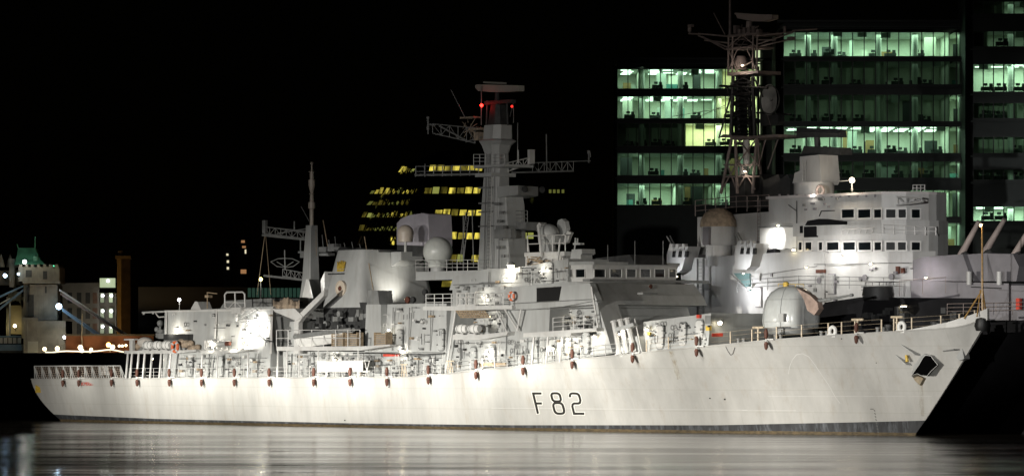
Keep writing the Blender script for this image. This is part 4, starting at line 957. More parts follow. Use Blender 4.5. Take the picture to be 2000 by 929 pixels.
# funnel uplight
X, s_, Z = FR(795, 591, XFU+3.2); mb = MB(); mb.lathe((X, s_, Z), [(.2, 0), (.3, .35)], 12); fl = part(mb, 'funnel_floodlight', DARK)
mb = MB(); mb.lathe((X, s_, Z+.3), [(.27, 0), (.25, .06)], 12); part(mb, 'bulb', BULB, fl)
lamp('SPOT', SHIP @ Vector((X-.4, s_, Z+.5)), 700, (1, .95, .85), SHIP @ Vector((XFU-.5, s_, Z+2.6)), .2, 95, .9)
X, s_, Z = L(596, 590, 3.4); lamp('SPOT', SHIP @ Vector((X+.3, s_+.8, Z+.3)), 500, (1, .98, .95), SHIP @ Vector((X+.8, 1.2, Z+3)), .15, 70, .8)
mb = MB(); mb.lathe((X, s_+.6, Z-.3), [(.2, 0), (.28, .4)], 12); part(mb, 'mizzen_floodlight', DARK)
# searchlights on deck
for px, py, s in ((797, 585, 5.5), (807, 585, 5.5), (830, 570, 6)):
    X, _, Z = L(px, py, s); mb = MB(); mb.lathe((X, s, Z), [(.24, -.2), (.32, .05), (.3, .15)], 14, 'Y'); mb.tube((X, s, Z), (X, s, Z-.7), .08); part(mb, 'searchlight', RUSTY if px == 797 else DARK)

# ------------------------------------------------------------------ things carried by the frigate
# deck-edge floodlights: one built, the rest copied
FLX = [127, 158, 222, 272, 335, 398, 462, 530, 617, 688, 760, 841, 934, 1026, 1122, 1240, 1365, 1501, 1677]
NEAR = {127: 'at the flight deck netting, nearest the stern', 158: 'at the flight deck netting, second from the stern', 222: 'beside the bright panel in the flight deck netting', 272: 'under the aft end of the raft platform',
        335: 'below the orange life ring', 398: 'below the gap between the two aft platforms', 462: 'below the hot spot of the hangar side', 530: 'at the forward corner of the hangar', 617: 'at the left end of the long white gangway board',
        688: 'at the right end of the long white gangway board', 760: 'just right of the gangway board by the trestle', 841: 'below the midship house where the sheer starts to rise', 934: 'below the pair of white raft drums',
        1026: 'left of the hull number below the gallery', 1122: 'below the bridge front, above the hull number', 1240: 'beside the canted launcher tubes', 1365: 'beside the open door of the silo house', 1501: 'beside the foot of the domed gun', 1677: 'on the bare edge of the forecastle, nearest the bow'}
first = None
def flood_pos(px):
    X, s, Z = hull_px(px, deck_z(px)); return X, s, Z
for px in FLX:
    X, s, Z = flood_pos(px)
    lab = 'rust brown clamp-on floodlight '+NEAR[px]
    if first is None:
        root = on_ship('deck_edge_floodlight', lab, 'floodlight', X, s+.1, Z, 'floodlights clamped along the deck edge'); first = root
        mb = MB(); mb.lathe((X, s+.28, Z+.55), [(.05, -.46), (.16, -.28), (.2, .1), (.1, .42)], 10); mb.build('upper_housing', RUSTY, root)
        mb = MB(); mb.lathe((X, s+.28, Z-.45), [(.05, -.4), (.15, -.24), (.2, .13), (.12, .32)], 10); mb.build('lower_housing', RUSTY, root)
        mb = MB(); mb.tube((X, s-.2, Z+.05), (X, s+.3, Z+.05), .06); mb.tube((X, s+.28, Z-.1), (X, s+.28, Z+.12), .07); mb.tube((X, s+.2, Z+.08), (X+.75, s+.1, Z+.08), .07); mb.build('clamp_arm', PALE, root)
    else: dup(first, SHIP @ Vector((X, s+.1, Z)), label=lab)
    # the light they throw down the side
    pw = {222: 700, 272: 1500, 335: 1500, 398: 1600, 462: 1700, 530: 1500, 617: 2000, 688: 2000, 760: 1300, 841: 1300, 934: 1700, 1026: 1700, 1122: 1200, 1240: 1000, 158: 360, 127: 200, 1365: 700, 1501: 250, 1677: 0}[px]
    if pw: lamp('SPOT', SHIP @ Vector((X+.6, s+3.6, Z+.6)), pw*.8*random.uniform(.6, 1.3), (1, .97, .88), SHIP @ Vector((X+.6, s-1.2, Z-1.9)), .5, 135, 1)
# life-raft drums
raft0 = None
def raft(px, py, s, lab, r=.36, ln=1.25, grp='white life raft drums'):
    global raft0
    X, _, Z = L(px, py, s)
    if raft0 is None:
        root = on_ship('life_raft_drum', lab, 'life raft', X, s, Z, grp); raft0 = root
        mb = MB(); mb.lathe((X, s, Z+.55), [(.3, -.72), (.38, -.6), (.42, -.1), (.45, -.05), (.45, .05), (.42, .1), (.38, .6), (.3, .72)], 16, 'X'); mb.build('drum', CREAM if False else WCANVAS, root)
        mb = MB()
        for dx in (-.45, .45): mb.tube((X+dx, s+.35, Z), (X+dx, s+.15, Z+.3), .06); mb.tube((X+dx, s-.35, Z), (X+dx, s-.15, Z+.3), .06); mb.box(X+dx-.05, X+dx+.05, s-.38, s+.38, Z+.12, Z+.2)
        mb.box(X-.6, X+.6, s-.4, s-.32, Z, Z+.08); mb.box(X-.6, X+.6, s+.32, s+.4, Z, Z+.08); mb.build('cradle', PALE, root)
        mb = MB()
        for dx in (-.35, .35): mb.torus((X+dx, s, Z+.55), .43, .025, 16, 5, (1, 0, 0))
        mb.build('strap', DPAINT, root)
        return root
    return dup(raft0, SHIP @ Vector((X, s, Z)), label=lab)
raft(290, 684, 7.4, 'white life raft drum, leftmost of the three in front row on the aft platform')
raft(308, 684, 7.4, 'white life raft drum in the middle of the three on the aft platform')
raft(325, 684, 7.4, 'white life raft drum touching the orange life ring on the aft platform')
raft(903, 653, 7.3, 'white life raft drum, left of the pair in the bridge side recess')
raft(927, 653, 7.3, 'white life raft drum, right of the pair in the bridge side recess')
# covered boat behind rafts
X, s_, Z = L(284, 668, 6.9); t_ = on_ship('covered_drum', 'large rounded grey covered drum behind the aft life raft drums', 'covered gear', X, s_, Z)
mb = MB(); mb.ball((X, 6.9, Z+.0), .9, (1.25, .8, .62), n=20, m=12); mb.build('canvas_cover', mat('grey_canvas', (.5, .47, .43), .9, var=.15, scale=3, bump=.5), t_)
mb = MB(); mb.box(X-1, X+1, 6.5, 7.2, Z-.9, Z-.3); mb.build('cradle', DPAINT, t_)
for px, py, lab in ((268, 676, 'brown grey canvas bundle left of the aft life raft drums'), (365, 672, 'brown canvas bundle lashed right of the orange life ring'), (378, 680, 'low brown sack lying on the aft platform edge'), (355, 668, 'grey rolled canvas behind the orange life ring')):
    X, s_, Z = L(px, py, 7.2); mb = MB(); mb.ball((X, 7.2, Z), .5, (1.2, .8, .75), n=12, m=8); mb.ball((X+.4, 7.0, Z+.1), .42, (1, .8, .8), n=10, m=7); mb.ball((X-.4, 7.3, Z-.1), .38, (1, .8, .8), n=10, m=7)
    o = mb.build('canvas_bundle', CANVAS); tag(o, lab, 'bundle')
# life rings
def ring(px, py, s, lab, k=1):
    X, _, Z = L(px, py, s); t_ = on_ship('life_ring', lab, 'life ring', X, s, Z); mb = MB(); mb.torus((X, s, Z), .38*k, .13*k, 24, 8, (0, 1, 0)); mb.build('ring', ORANGE, t_)
    mb = MB()
    for a in range(4):
        t0 = math.radians(45+90*a); mb.ball((X+.38*k*math.cos(t0), s, Z+.38*k*math.sin(t0)), .16*k, n=8, m=6)
    mb.build('rope_band', PALE, t_)
ring(342, 677, 8.05, 'orange life ring on the rail of the aft raft platform', 1.25)
ring(999, 578, 8.0, 'small orange life ring on the bridge wing rail', .9)
# air-drop machinery on aft platform
X0 = L(400, 682, 7.5); t_ = on_ship('torpedo_loader', 'cream machinery of pipes and a short brown-nosed tube on the second aft platform', 'machinery', *X0)
mb = MB()
for _ in range(16):
    x, y = random.uniform(398, 436), random.uniform(663, 678); mb.pbox(x, y, x+random.uniform(3, 8), y+random.uniform(3, 7), 7.4+random.uniform(0, .3), .5)
for _ in range(8): x = random.uniform(398, 436); mb.tube(L(x, 683, 7.6), L(x+random.uniform(-4, 4), 664, 7.6), .06)
mb.build('frame', PALE, t_)
mb = MB(); mb.tube(L(420, 673, 7.7), L(442, 671, 7.7), .28, .24, 12); mb.build('tube', PAINT, t_); mb = MB(); mb.tube(L(442, 671, 7.7), L(449, 670, 7.7), .24, .2, 12); mb.build('nose', RUSTY, t_)
# sea boat
bx = L(635, 664, 7.2); t_ = on_ship('sea_boat', 'pale rigid inflatable boat stowed under the davit amidships', 'boat', *bx)
rings = []
for i in range(13):
    u = i/12; x = L(586+u*98, 660, 7.2)[0]; w_ = 1.0*math.sin(math.pi*min(1, .30+.7*u*.72+.0))**.5*(1-(max(0, u-.6)/.4)**2*.9); z = L(635, 664-u*8, 7.2)[2]
    rings.append([(x, 7.2+w_*.25-.25, z-.75*(1-u*.35)), (x, 7.2+w_*.8-.25, z-.2), (x, 7.2+w_-.25, z+.25+u*.25), (x, 7.2-w_-.25, z+.25+u*.25), (x, 7.2-w_*.8-.25, z-.2)])
mb = MB(); mb.loft(rings, True, True); mb.build('hull', WCANVAS, t_)
mb = MB()
for sd in (2, 3): mb.path([(r[sd][0], r[sd][1], r[sd][2]+.1) for r in rings], .23, 8)
mb.build('buoyancy_tube', DPAINT, t_)
mb = MB(); mb.pbox(610, 640, 622, 655, 7, .6); mb.pbox(640, 642, 652, 652, 7, .6); mb.build('console', DARK, t_)
# lattice crates on boat deck
lat0 = None
for px, lab in ((650, 'slatted cream crate under the bow of the sea boat, left one'), (677, 'slatted cream crate under the bow of the sea boat, right one'), (733, 'slatted cream crate standing alone forward of the sea boat')):
    X, _, Z = L(px, 676, 7.7)
    if lat0 is None:
        lat0 = on_ship('slatted_crate', lab, 'crate', X, 7.7, Z, 'slatted crates on the boat deck'); mb = MB()
        for i in range(7): mb.box(X-.1, X+1.75, 7.68, 7.74, Z+.1+i*.17, Z+.19+i*.17)
        for dx in (-.1, 1.7): mb.box(X+dx, X+dx+.08, 7.0, 7.8, Z, Z+1.35)
        mb.build('slats', WOOD, lat0); mb = MB(); mb.box(X, X+1.65, 7.0, 7.6, Z+.05, Z+1.1); mb.build('box', DPAINT, lat0)
    else: dup(lat0, SHIP @ Vector((X, 7.7, Z)), label=lab)
# gangway board and trestles along the deck edge
a = L(620, 705, 8.0); t_ = on_ship('gangway_screen', 'long white canvas-covered gangway board hung at the midship deck edge', 'gangway', *a)
mb = MB(); mb.ppoly([(620, 706), (708, 704), (708, 724), (620, 725)], 8.15, 8.05); mb.build('screen', WCANVAS, t_)
mb = MB(); mb.tube(L(615, 704, 8.05), L(722, 704, 8.05), .05); mb.tube(L(619, 725, 8.05), L(722, 725, 8.05), .05); mb.tube(L(712, 704, 8.05), L(720, 734, 8.05), .06); mb.tube(L(722, 704, 8.05), L(714, 734, 8.05), .06); mb.tube(L(655, 724, 8.05), L(655, 736, 8.05), .05); mb.build('frame', PALE, t_)
for i, (px, lab) in enumerate(((782, 'pale wooden A-trestle at the deck edge near the yellow bulkhead lamp'), (872, 'pale wooden A-trestle at the aft end of the bridge'))):
    X, s_, Z = stan(px, inset=.4); t_ = on_ship('trestle', lab, 'trestle', X, s_, Z); mb = MB()
    for dx in (-.35, .1): mb.tube((X+dx, s_, Z), (X+dx+.1, s_, Z+1.3), .05); mb.tube((X+dx+.45, s_, Z), (X+dx+.1, s_, Z+1.3), .05)
    mb.tube((X-.5, s_, Z+1.3), (X+.6, s_, Z+1.3), .05); mb.build('frame', mat('stanchion_paint', (.6, .5, .36)), t_)
a = L(960, 708, 8); t_ = on_ship('stowed_brow', 'tan plank stowed along the rail below the bridge recess', 'plank', *a)
mb = MB(); mb.ppoly([(936, 708), (986, 708), (988, 714), (936, 716)], 7.9, 7.6); mb.build('plank', WOOD, t_)
# tarpaulins over gear forward of the hangar
t_ = on_ship('brown_tarpaulin', 'brown canvas tarpaulin draped over gear forward of the hangar', 'tarpaulin', *L(560, 602, 5))
mb = MB(); rows = []
for i in range(15):
    u = i/14; x = 533+u*52; y = 583+4*math.sin(u*9)+(2 if i % 2 else 0); rows.append([L(x, 603, 6.0), L(x, 596-2*math.sin(u*13), 6.15+.2*math.sin(i*1.9)), L(x, y+1, 5.7), L(x, y, 4), L(x, 603, 3.8)])
mb.loft(rows, True, True); mb.build('cloth', CANVAS, t_)
t_ = on_ship('awning_mat', 'woven tan awning over the two raft drums beside the bridge', 'awning', *L(910, 612, 8))
mb = MB(); 
for i in range(12): x = 892+i*5; mb.tube(L(x, 607, 8.0), L(x+9, 620, 7.5), .07, n=4)
for i in range(4): mb.tube(L(890+i*3, 607+i*4, 8.0-.12*i), L(948+i*3, 607+i*4, 8-.12*i), .06, n=4)
mb.build('mat', WOOD, t_)
bts = [(935, 673, 'white marker buoy capped red beside the deck lamp below the raft drums'), (1025, 668, 'white marker buoy standing at the rail left of the gallery posts')]
# crew figure by the hangar side? (seen only as pale fittings in the photo)

# ------------------------------------------------------------------ CRUISER behind
cr = thing('cruiser', 'old pale grey cruiser with lattice mast and tall bridge moored behind the frigate', 'warship', SHIP @ Vector((60, -22, 0)), HEAD)
def cp(mb, name, m, parent=None): return mb.build(name, m, parent or cr)
# hull: lofted, starboard side at s=-11.2
rings = []
BDK = [(-60, 9.2), (70, 10.2), (110, 10.0), (140, 7.5), (160, 4.2), (175, 1.2), (182, .1)]
def cz(X): return 7.4+max(0, (X-60))*.035+max(0, X-110)*.02
for i in range(61):
    X = -40+i*3.7; b = interp(BDK, X); z = cz(X)
    rings.append([(X, -21.4+b*.96, -2), (X, -21.4+b, 2.5), (X, -21.4+b, z), (X, -21.4-b, z), (X, -21.4-b, 2.5), (X, -21.4-b*.96, -2)])
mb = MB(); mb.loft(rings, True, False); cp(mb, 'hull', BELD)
# main deck house level (row y 545..625)
SB = -13.0
mb = MB(); mb.ppoly([(1330, 640), (1330, 505), (1515, 493), (1610, 491), (1610, 640)], SB, SB-14); cp(mb, 'forward_deckhouse', BELM)
# bridge stack, faceted plan
def facet(pxs, s, py0, py1, nm, m, front=None, depth=12, over=0):
    # pxs = (aft px, corner px, stem px) on plane s
    x0 = L(pxs[0], 500, s)[0]-over; x1 = L(pxs[1], 500, s)[0]+over; s1 = s-depth; so = s+over
    # find front facets: corner -> two chamfers -> front centre
    w_ = depth; fr = pxs[2]
    pl = [(x0, so), (x1, so), (x1+1.6+over*.3, so-1.5), (x1+2.4+over*.4, so-3.6), (x1+2.4+over*.4, so-w_+3.6), (x1+1.6, so-w_+1.5), (x1, so-w_), (x0, so-w_)]
    zt_, zb_ = ZA(py0, x1, s), ZA(py1, x1, s)
    mb = MB(); mb.loft([[(x, y, zb_) for x, y in pl], [(x, y, zt_) for x, y in pl]]); return cp(mb, nm, m), pl, x1
facet((1600, 1735, 1780), SB-.2, 490, 640, 'lower_bridge_house', BELM, depth=7.5)
facet((1556, 1722, 1812), SB-.6, 456, 493, 'admirals_bridge', BELM, depth=8.4)
facet((1556, 1722, 1812), SB-.6, 430, 456, 'bridge_balcony', BELM, depth=8.4, over=.25)
facet((1502, 1722, 1808), SB-.8, 378, 431, 'compass_platform', BELM, depth=8.2)
facet((1500, 1722, 1808), SB-.8, 374, 379, 'bridge_coping', mat('cruiser_coping', (.5, .47, .46), .5), depth=8.2, over=.15)
def facet_windows(wins, s, y0, y1):
    x1 = L(1722, 500, s)[0]
    segs = [((x1, s), (x1+1.6, s-1.5)), ((x1+1.6, s-1.5), (x1+2.4, s-3.6)), ((x1+2.4, s-3.6), (x1+2.4, s-6))]
    for a, b in wins:
        if b <= 1726: side_window(a, y0, b, y1, s+.04, cr, fm=mat('cruiser_frame', (.6, .59, .57), .5), fr=.13); continue
        for (p, q) in segs:
            pa, pb = PX(*p), PX(*q)
            if pa-1 <= (a+b)/2 <= pb+1:
                def at(px):
                    lo, hi = 0, 1
                    for _ in range(20):
                        m_ = (lo+hi)/2; X = p[0]+(q[0]-p[0])*m_; S = p[1]+(q[1]-p[1])*m_
                        if PX(X, S) < px: lo = m_
                        else: hi = m_
                    return (p[0]+(q[0]-p[0])*lo, p[1]+(q[1]-p[1])*lo)
                A, B = at(a), at(b); d = Vector((B[0]-A[0], B[1]-A[1])).normalized(); n = Vector((-d.y, d.x)); n = n if n.x > 0 else -n
                z1, z0 = ZA(y0, A[0], A[1]), ZA(y1, A[0], A[1]); mbf = MB(); fr = .13
                def slab(mb_, A_, B_, za, zb_, o0, o1): mb_.hexa([(*(Vector(A_)+n*o0), za), (*(Vector(B_)+n*o0), za), (*(Vector(B_)+n*o1), za), (*(Vector(A_)+n*o1), za), (*(Vector(A_)+n*o0), zb_), (*(Vector(B_)+n*o0), zb_), (*(Vector(B_)+n*o1), zb_), (*(Vector(A_)+n*o1), zb_)])
                Ae, Be = Vector(A)-d*fr, Vector(B)+d*fr
                slab(mbf, Ae, Be, z1, z1+fr, -.02, .12); slab(mbf, Ae, Be, z0-fr, z0, -.02, .12); slab(mbf, Ae, A, z0, z1, -.02, .12); slab(mbf, B, Be, z0, z1, -.02, .12)
                w_ = cp(mbf, 'bridge_window', mat('cruiser_frame', (.5, .48, .48))); g = MB(); slab(g, A, B, z0, z1, -.02, .06); cp(g, 'pane', GLASS, w_); break
facet_windows(((1645, 1669), (1677, 1701), (1708, 1722), (1731, 1749), (1755, 1773), (1780, 1796)), SB-.8, 409, 425)
facet_windows(((1561, 1567), (1574, 1586), (1600, 1607), (1616, 1639), (1648, 1671), (1678, 1702), (1709, 1722), (1731, 1748), (1754, 1773), (1780, 1796)), SB-.6, 473, 488)
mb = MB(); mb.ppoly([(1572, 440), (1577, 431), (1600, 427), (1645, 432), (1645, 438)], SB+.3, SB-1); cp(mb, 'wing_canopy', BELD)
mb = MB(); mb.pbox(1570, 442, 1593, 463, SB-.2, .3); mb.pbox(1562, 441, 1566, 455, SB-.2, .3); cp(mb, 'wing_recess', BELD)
mb = MB(); mb.tube(L(1645, 448, SB), L(1705, 446, SB), .06)
for i in range(6): mb.tube(L(1645+i*12, 448, SB), L(1643+i*12, 456, SB), .04)
mb.rail([L(1725, 456, SB-.1), (L(1722, 456, SB)[0]+2.9, SB-4, ZA(456, 118, SB-4))], .8, .9, .05, 2); cp(mb, 'balcony_rail', mat('cruiser_frame', (.5, .48, .48)))
mb = MB()
for i in range(12): x = 1520+i*17; mb.pbox(x, 379, x+3, 385, SB-.72, .1)
cp(mb, 'coping_bracket', BELL)
mb = MB(); mb.truss(L(1752, 384, SB-1), L(1800, 387, SB-1), (0, 0, -1), .8, 3, .07, .4); mb.rail([L(1783, 374, SB-2), L(1806, 374, SB-2)], .6, .5, .05, 2); cp(mb, 'bridge_davit', BELM)
# aft bridge wall with platform rail above
mb = MB(); mb.ppoly([(1362, 510), (1362, 424), (1440, 418), (1505, 413), (1556, 410), (1556, 500)], SB-2, SB-9); cp(mb, 'aft_bridge_house', BELM)
mb = MB(); mb.rail([L(1358, 422, SB-2), L(1438, 414, SB-2), L(1502, 412, SB-2)], 1.5, 1.4, .05, 3); cp(mb, 'platform_rail', BELB)
mb = MB(); mb.ladder(L(1482, 500, SB-1.8), L(1482, 388, SB-1.8), w=.35); cp(mb, 'bridge_ladder', BELB)
mb = MB(); mb.ppoly([(1505, 500), (1505, 385), (1560, 380), (1560, 500)], SB-1.2, SB-8); cp(mb, 'mid_bridge_house', BELM)
t_ = on_ship('canvas_screen', 'glaring white canvas screen hung on the cruiser beside its bridge', 'canvas screen', *L(1519, 443, SB))
mb = MB(); a = [L(1484, 446, SB-.6), L(1555, 444, SB-.6)]; bot = [L(1555-i*71/20, 486+1.2*math.sin(i*.95), SB-.6) for i in range(21)]
mb.prism(a+bot, (0, -.05, 0)); mb.build('canvas', WCANVAS, t_)
mb = MB(); mb.tube(L(1482, 443, SB-.55), L(1557, 441, SB-.55), .06); mb.build('rod', DPAINT, t_)
# high angle director (canvas topped)
c = L(1403, 460, SB-.8); k = 1/20.8
mb = MB(); mb.lathe((c[0], c[1], 0), [(1.55, ZA(479, c[0], c[1])), (1.65, ZA(476, c[0], c[1])), (1.6, ZA(440, c[0], c[1])), (1.5, ZA(438, c[0], c[1]))], 22); drum = cp(mb, 'director_drum', BELM)
mb = MB(); mb.lathe((c[0], c[1], 0), [(1.75, ZA(443, c[0], c[1])), (1.7, ZA(430, c[0], c[1])), (1.3, ZA(416, c[0], c[1])), (.7, ZA(408, c[0], c[1])), (.1, ZA(406, c[0], c[1]))], 22); cp(mb, 'canvas_cover', CANVAS, drum)
mb = MB(); mb.lathe((c[0], c[1], 0), [(1.2, ZA(520, c[0], c[1])), (1.2, ZA(478, c[0], c[1]))], 18); cp(mb, 'director_pedestal', BELM)
mb = MB(); mb.pbox(1372, 443, 1384, 478, SB+1.0, .4); cp(mb, 'director_door', BELL)
# AA mounts
aa0 = None
for px, py, lab in ((1322, 528, 'left anti-aircraft mount'), (1455, 522, 'right anti-aircraft mount')):
    X, _, Z = L(px, py, SB+.8); root = cr; mb = MB()
    p = [(px-18, py-12), (px-20, py-33), (px-8, py-45), (px+14, py-45), (px+16, py-42), (px+6, py-2), (px-12, py+2)]
    q = [(px-20, py-30), (px-16, py-44), (px+22, py-47), (px+10, py-2), (px+2, py+5), (px-20, py+3)]
    mb.ppoly(q, SB+1.2, SB-.4); m_ = mb.build('gun_mount_shield', BELM, cr)
    mb = MB(); mb.tube(L(px-2, py-38, SB+.6), L(px-20, py-67, SB+.6), .09, .07); mb.tube(L(px+2, py-38, SB+.1), L(px-14, py-68, SB+.1), .09, .07); mb.build('anti_aircraft_barrel', DPAINT, m_)
    mb = MB()
    for i in range(3): mb.ppoly([(px-16+i*12, py-40), (px-14+i*12, py-52), (px-9+i*12, py-52), (px-10+i*12, py-40)], SB+1.3, SB+.9)
    mb.build('shield_plate', BELM, m_)
    mb = MB()
    for i in range(3): mb.ppoly([(px-10+i*12, py-26), (px-8+i*12, py-38), (px-4+i*12, py-38), (px-5+i*12, py-26)], SB+1.35, SB+1.1)
    mb.build('shield_slot', BLACK, m_)
mb = MB(); mb.ppoly([(1330, 548), (1330, 497), (1362, 497), (1362, 548)], SB-1, SB-5); cp(mb, 'gun_deck_screen', BELL)
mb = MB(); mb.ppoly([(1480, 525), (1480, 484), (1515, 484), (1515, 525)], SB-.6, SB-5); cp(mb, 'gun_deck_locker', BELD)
for pts in ([(1432, 533), (1463, 533), (1464, 568)], [(1465, 533), (1484, 533), (1483, 548)], [(1416, 536), (1425, 534), (1461, 566), (1458, 568)]):
    mb = MB(); mb.ppoly(pts, SB+.25, SB-.1); cp(mb, 'support_bracket', TEAL if pts[0][0] == 1432 else BELM)
# director control tower
mb = MB(); mb.ppoly([(1548, 358), (1552, 338), (1562, 333), (1562, 306), (1600, 302), (1604, 352), (1600, 360)], SB-3.2, SB-5.6); cp(mb, 'director_tower', BELM)
c = L(1590, 370, SB-4); mb = MB(); mb.lathe((c[0], c[1], 0), [(1.9, ZA(382, c[0], c[1])), (1.9, ZA(357, c[0], c[1]))], 22); cp(mb, 'director_base', BELM)
mb = MB(); mb.ppoly([(1555, 268), (1555, 249), (1640, 252), (1642, 268)], SB-3.5, SB-4.3); mb.tube(L(1553, 258, SB-3.4), L(1641, 260, SB-3.4), .12); mb.tube(L(1596, 268, SB-4), L(1598, 300, SB-4), .3); mb.ppoly([(1565, 300), (1570, 285), (1640, 288), (1642, 302)], SB-3.5, SB-5); cp(mb, 'gunnery_radar', DARK)
mb = MB(); mb.torus(L(1602, 372, SB-1.6), .45, .14, 16, 8, (0, 1, 0)); cp(mb, 'life_ring', mat('ring_grey', (.25, .2, .18), .6))
mb = MB(); mb.ladder(L(1570, 355, SB-2.4), L(1570, 312, SB-2.4), w=.35); cp(mb, 'director_ladder', DPAINT)
mb = MB(); mb.tube(L(1664, 374, SB-1.5), L(1664, 352, SB-1.5), .07); mb.tube(L(1640, 354, SB-1.5), L(1664, 352, SB-1.5), .05); cp(mb, 'lamp_post', DPAINT)
mb = MB(); mb.ball(L(1664, 352, SB-1.2), .26, n=12, m=8); cp(mb, 'bridge_lamp', BULB)
p = SHIP @ Vector(L(1660, 352, SB-.4)); lamp('POINT', p, 700, (1, .85, .65), size=.2)
# lattice foremast
SM = SB-5
def leg(a, b, r, m=BELB): pass
mb = MB(); base = [(1402, 375), (1440, 375), (1500, 375)]
z_ = -1
for (xb, xt, s) in ((1408, 1430, SM+1.2), (1440, 1436, SM+1.2), (1488, 1480, SM-1.2), (1470, 1478, SM+1.2)): mb.tube(L(xb, 378, s), L(xt, 266, s), .16, n=6)
for a, b, s in (((1408, 375), (1438, 320), SM+1.2), ((1440, 375), (1420, 320), SM+1.2), ((1440, 370), (1475, 310), SM+1.2), ((1475, 370), (1440, 310), SM+1.2), ((1500, 330), (1520, 270), SM-1), ((1480, 330), (1496, 270), SM-1), ((1440, 320), (1480, 268), SM+1.2), ((1480, 320), (1438, 268), SM+1.2)): mb.tube(L(*a, s), L(*b, s), .08, n=5)
for y in (322, 345): mb.tube(L(1414, y, SM+1.2), L(1484, y, SM+1.2), .09, n=5)
cp(mb, 'lattice_foremast_base', BELB)
mb = MB(); mb.pbox(1428, 265, 1520, 270, SM+1.8, 3.6); mb.ppoly([(1405, 268), (1412, 262), (1430, 264), (1430, 270)], SM+1.6, SM); cp(mb, 'mast_middle_platform', BELB)
mb = MB(); mb.lathe((L(1452, 300, SM)[0], SM, 0), [(.42, ZA(372, 90, SM)), (.42, ZA(320, 90, SM))], 12); mb.lathe((L(1458, 300, SM)[0], SM, 0), [(.34, ZA(320, 90, SM)), (.34, ZA(268, 90, SM))], 12); cp(mb, 'mast_trunk', PALE)
mb = MB()
for xb, xt, s in ((1428, 1432, SM+.9), (1445, 1440, SM+.4), (1474, 1470, SM+.9), (1466, 1462, SM-.9)): mb.tube(L(xb, 266, s), L(xt, 146, s), .22, .18, 6)
mb.ppoly([(1434, 266), (1438, 150), (1450, 150), (1452, 266)], SM, SM-.6)
for i in range(6):
    y0 = 262-i*20; mb.tube(L(1430, y0, SM+.9), L(1472, y0-18, SM+.9), .09, n=5); mb.tube(L(1472, y0, SM+.9), L(1432, y0-18, SM+.9), .09, n=5); mb.tube(L(1430, y0, SM+.9), L(1473, y0, SM+.9), .09, n=5)
mb.tube(L(1404, 270, SM+1), L(1432, 170, SM+.9), .09, n=5); mb.tube(L(1410, 178, SM+.9), L(1432, 165, SM+.9), .08, n=5); mb.tube(L(1472, 150, SM+.9), L(1490, 190, SM+.9), .08)
mb.tube(L(1406, 168, SM+1), L(1500, 172, SM+1), .12); mb.tube(L(1408, 184, SM+1), L(1470, 186, SM+1), .08); mb.tube(L(1478, 220, SM), L(1545, 224, SM), .1)
cp(mb, 'lattice_mast_upper', BLACK)
mb = MB(); mb.pbox(1420, 140, 1480, 146, SM+1.5, 3); mb.pbox(1420, 66, 1482, 70, SM+1.5, 3); mb.pbox(1418, 92, 1472, 96, SM+1.4, 2.6)
for x in (1422, 1430, 1470, 1478): mb.tube(L(x, 142, SM+1.3), L(x+1, 68, SM+1.3), .1, n=5)
for a, b in (((1422, 140), (1440, 96)), ((1440, 140), (1424, 100)), ((1478, 140), (1460, 98)), ((1435, 138), (1470, 120)), ((1422, 92), (1450, 68)), ((1478, 92), (1450, 68))): mb.tube(L(*a, SM+1.3), L(*b, SM+1.3), .07, n=5)
mb.lathe(L(1447, 120, SM+.5), [(.6, -.8), (.7, 0), (.4, .5)], 12)
cp(mb, 'mast_top_cage', BELB)
mb = MB()
for _ in range(26):
    a = L(random.uniform(1420, 1488), random.uniform(48, 95), SM+random.uniform(-1, 1.3)); b = L(random.uniform(1420, 1488), random.uniform(48, 95), SM+random.uniform(-1, 1.3)); mb.tube(a, lerp(a, b, .5), .06, n=4)
for i in range(6): x = 1432+i*9; mb.pbox(x, 50+(i*7 % 9), x+5, 66, SM+1.2, .5)
cp(mb, 'aerial_cluster', BELB)
mb = MB()
for a, b in (((1364, 66), (1420, 71)), ((1364, 70), (1420, 92)), ((1372, 72), (1418, 97)), ((1345, 66), (1370, 67)), ((1482, 70), (1552, 62)), ((1482, 86), (1548, 64)), ((1486, 90), (1545, 77)), ((1548, 60), (1596, 57)), ((1482, 78), (1515, 78)), ((1376, 79), (1440, 86))): mb.tube(L(*a, SM+1), L(*b, SM+1), .08, n=5)
mb.tube(L(1347, 67, SM+1), L(1347, 50, SM+1), .09); mb.pbox(1343, 48, 1351, 53, SM+1.1, .3); mb.lathe(L(1347, 58, SM+1), [(.18, -.2), (.18, .2)], 8); mb.lathe(L(1533, 58, SM+1), [(.15, -.3), (.15, .3)], 8); mb.pbox(1537, 72, 1548, 79, SM+1.1, .3)
cp(mb, 'signal_yard', BELB)
mb = MB(); mb.ppoly([(1436, 27), (1508, 29), (1508, 37), (1490, 42), (1470, 42), (1440, 36)], SM+.5, SM-.3); mb.tube(L(1464, 42, SM), L(1462, 60, SM), .3, n=8); mb.tube(L(1436, 27, SM+.4), L(1508, 32, SM+.4), .1); cp(mb, 'surface_radar', mat('bel_radar', (.45, .38, .34), .5))
mb = MB(); mb.tube(L(1426, 68, SM), L(1426, -20, SM), .15, .1, 8); mb.tube(L(1416, 68, SM), L(1394, 26, SM), .05); cp(mb, 'topmast', BELB)
